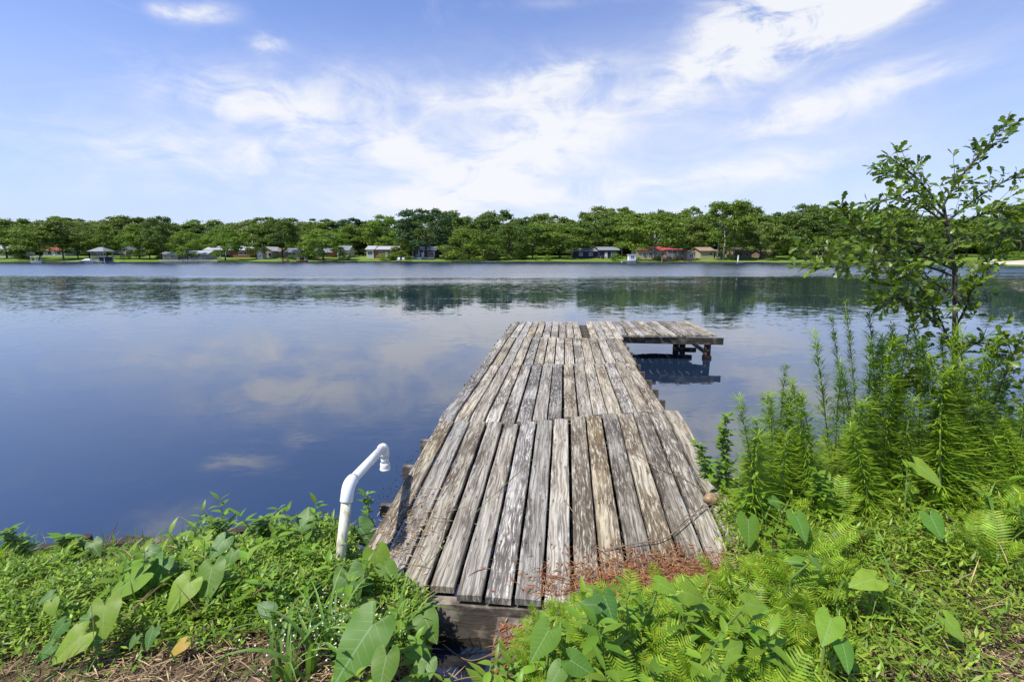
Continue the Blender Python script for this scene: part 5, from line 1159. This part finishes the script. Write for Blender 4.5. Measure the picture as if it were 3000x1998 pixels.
for i in range(9):
    th_ = math.pi * i / 8
    for j in range(n):
        a = 6.28 * j / n; r = .045 * (1 + .12 * math.sin(3 * a + i) + .1 * math.sin(2 * th_ + 1)); lm.v.append(Vector((r * 1.25 * math.sin(th_) * math.cos(a), r * math.sin(th_) * math.sin(a), r * .8 * math.cos(th_))))
for i in range(8):
    for j in range(n): lm.f.append((i * n + j, (i + 1) * n + j, (i + 1) * n + (j + 1) % n, i * n + (j + 1) % n))
tag(lm.build('driftwood_lump', plain('tan_lump', (.30, .20, .11), .5, .5, .4, 25), None, loc=lp, smooth=True), 'rounded tan lump on the dock right edge among dry vines', 'driftwood')
# specks floating beside the dock
n = 260; S_ = rng.uniform(3.6, 5.4, n); T_ = -1.42 - np.abs(rng.normal(0, .10, n)); P = np.stack([T_ * RR.x + S_ * DD.x, T_ * RR.y + S_ * DD.y, np.full(n, .004)], 1)
blades(P, rng.uniform(.008, .03, n), rng.uniform(.006, .014, n), rng.uniform(-.02, .02, n), M['wet_wood'], 'floating_specks', 'dark specks floating on the water along the left dock edge', 'debris', 0)

# ---------------------------------------------------------------- labels that single out the repeats
from bpy_extras.object_utils import world_to_camera_view
def pxof(v):
    d = Vector(v) - Vector((0, 0, CAMZ)); zc = d.y * math.cos(PIT) - d.z * math.sin(PIT); yc = d.y * math.sin(PIT) + d.z * math.cos(PIT)
    return CX + F * d.x / zc, CY - F * yc / zc
ORD = ['', 'second ', 'third ', 'fourth ', 'fifth ', 'sixth ', 'seventh ', 'eighth ', 'ninth ', 'tenth ', 'eleventh ', 'twelfth '] + [w + ' ' for w in ('thirteenth', 'fourteenth', 'fifteenth', 'sixteenth', 'seventeenth', 'eighteenth', 'nineteenth', 'twentieth', 'twenty-first', 'twenty-second', 'twenty-third', 'twenty-fourth', 'twenty-fifth', 'twenty-sixth')]
def rank_labels(items, marks, noun, fmt='{ord}{noun} {side} {mark}', flat=False):
    """items: objects; marks: (px, py, phrase). Names each by its nearest landmark, the side and the order outward."""
    bins = {}
    for o in items:
        u, v = pxof(o.location); m = min(marks, key=lambda q: abs(q[0] - u) if flat else math.hypot(q[0] - u, (q[1] - v) * 1.3))
        du, dv = u - m[0], v - m[1]
        side = ('left of' if du < 0 else 'right of') if flat or abs(du) > abs(dv) else ('behind' if dv < 0 else 'before')
        bins.setdefault((m[2], side), []).append((abs(du) if flat else math.hypot(du, dv), o))
    for (mk, side), L in bins.items():
        L.sort(key=lambda q: q[0])
        for i, (_, o) in enumerate(L):
            o['label'] = fmt.format(ord=ORD[i] if i < len(ORD) else 'outermost ', noun=noun, side=side, mark=mk).strip()
SHORT = {321: 'the big yellow-green wavy elephant ear', 626: 'the large upright veined elephant ear', 467: 'the blue-green elephant ear', 219: 'the pale elephant ear by the dry grass', 1051: 'the largest elephant ear leaf', 1581: 'the big elephant ear pointing down left', 1708: 'the cupped bright elephant ear', 1781: 'the dark upright elephant ear',
         2035: 'the pale elephant ear among ferns', 2337: 'the grey-green heart-shaped elephant ear', 2216: 'the umbrella-like elephant ear', 2410: 'the shadow-banded elephant ear', 2524: 'the flat edge-on elephant ear', 2184: 'the folded elephant ear beside the dock', 2159: 'the pale two-lobed elephant ear', 2709: 'the large pale elephant ear before the weeds', 2730: 'the hanging elephant ear', 2786: 'the spotted elephant ear', 1953: 'the half-sunk pale elephant ear', 2463: 'the striped shaded elephant ear'}
MK = [(3150, 1450, 'the bank beyond the right edge')] + [(e[0], e[1], SHORT[e[0]]) for e in EARS if e[0] in SHORT] + [(1000, 1640, 'the white standpipe'), (2805, 1400, 'the sapling trunk'), (2110, 1480, 'the tan lump on the dock'), (2940, 1700, 'the right picture edge'), (60, 1720, 'the left picture edge')]
byname = lambda n: [o for o in bpy.data.objects if o.parent is None and o.name.split('.')[0] == n]
rank_labels(byname('fern'), MK, 'fern clump'); rank_labels(byname('leafy_herb'), MK, 'leafy herb')
rank_labels([o for o in byname('tall_weed') if o['label'] == MASS], [(2805, 1400, 'the sapling trunk'), (2518, 1440, 'the tallest wispy weed'), (2278, 1440, 'the slim dark lone weed'), (2390, 1440, 'the bright weed with bent tip'), (2660, 1440, 'the large pale elephant ear'), (2960, 1440, 'the right picture edge')], 'feathery weed', flat=True)
HMK = [(3150, 1450, 'the bank beyond the right edge')] + [(0, 0, 'the cream house at the left edge'), (158, 0, 'the red roof at the left'), (299, 0, 'the boathouse'), (366, 0, 'the white porch house'), (496, 0, 'the tan shed'), (568, 0, 'the white cottage'), (666, 0, 'the wide red brick house'), (778, 0, 'the tan gabled house'), (885, 0, 'the red pontoon boat'), (1005, 0, 'the beige house'), (1120, 0, 'the long orange brick house'), (1244, 0, 'the dark blue house'), (1308, 0, 'the small red brick house'), (1431, 0, 'the cream house between trees'),
       (1569, 0, 'the small palm'), (1716, 0, 'the navy house'), (1843, 0, 'the white cabin boat'), (1932, 0, 'the red-roofed house'), (2025, 0, 'the shed with white window'), (2121, 0, 'the twin-trunked tree'), (2180, 0, 'the brown-roofed house'), (2320, 0, 'the dark dense oak'), (2500, 0, 'the grey-roofed house'), (2660, 0, 'the sapling left boughs'), (2795, 0, 'the sapling trunk'), (2985, 0, 'the pale sand')]
rank_labels(LAWN, HMK, 'small lawn tree', '{ord}{noun} {side} {mark}', True); rank_labels(SKYROW, HMK, 'skyline tree', '{ord}{noun} rising {side} {mark}', True); rank_labels(MIDROW, HMK, 'mid-height tree', '{ord}{noun} {side} {mark}', True); rank_labels(byname('understorey_tree'), HMK, 'low shaded tree', '{ord}{noun} deep behind, {side} {mark}', True)
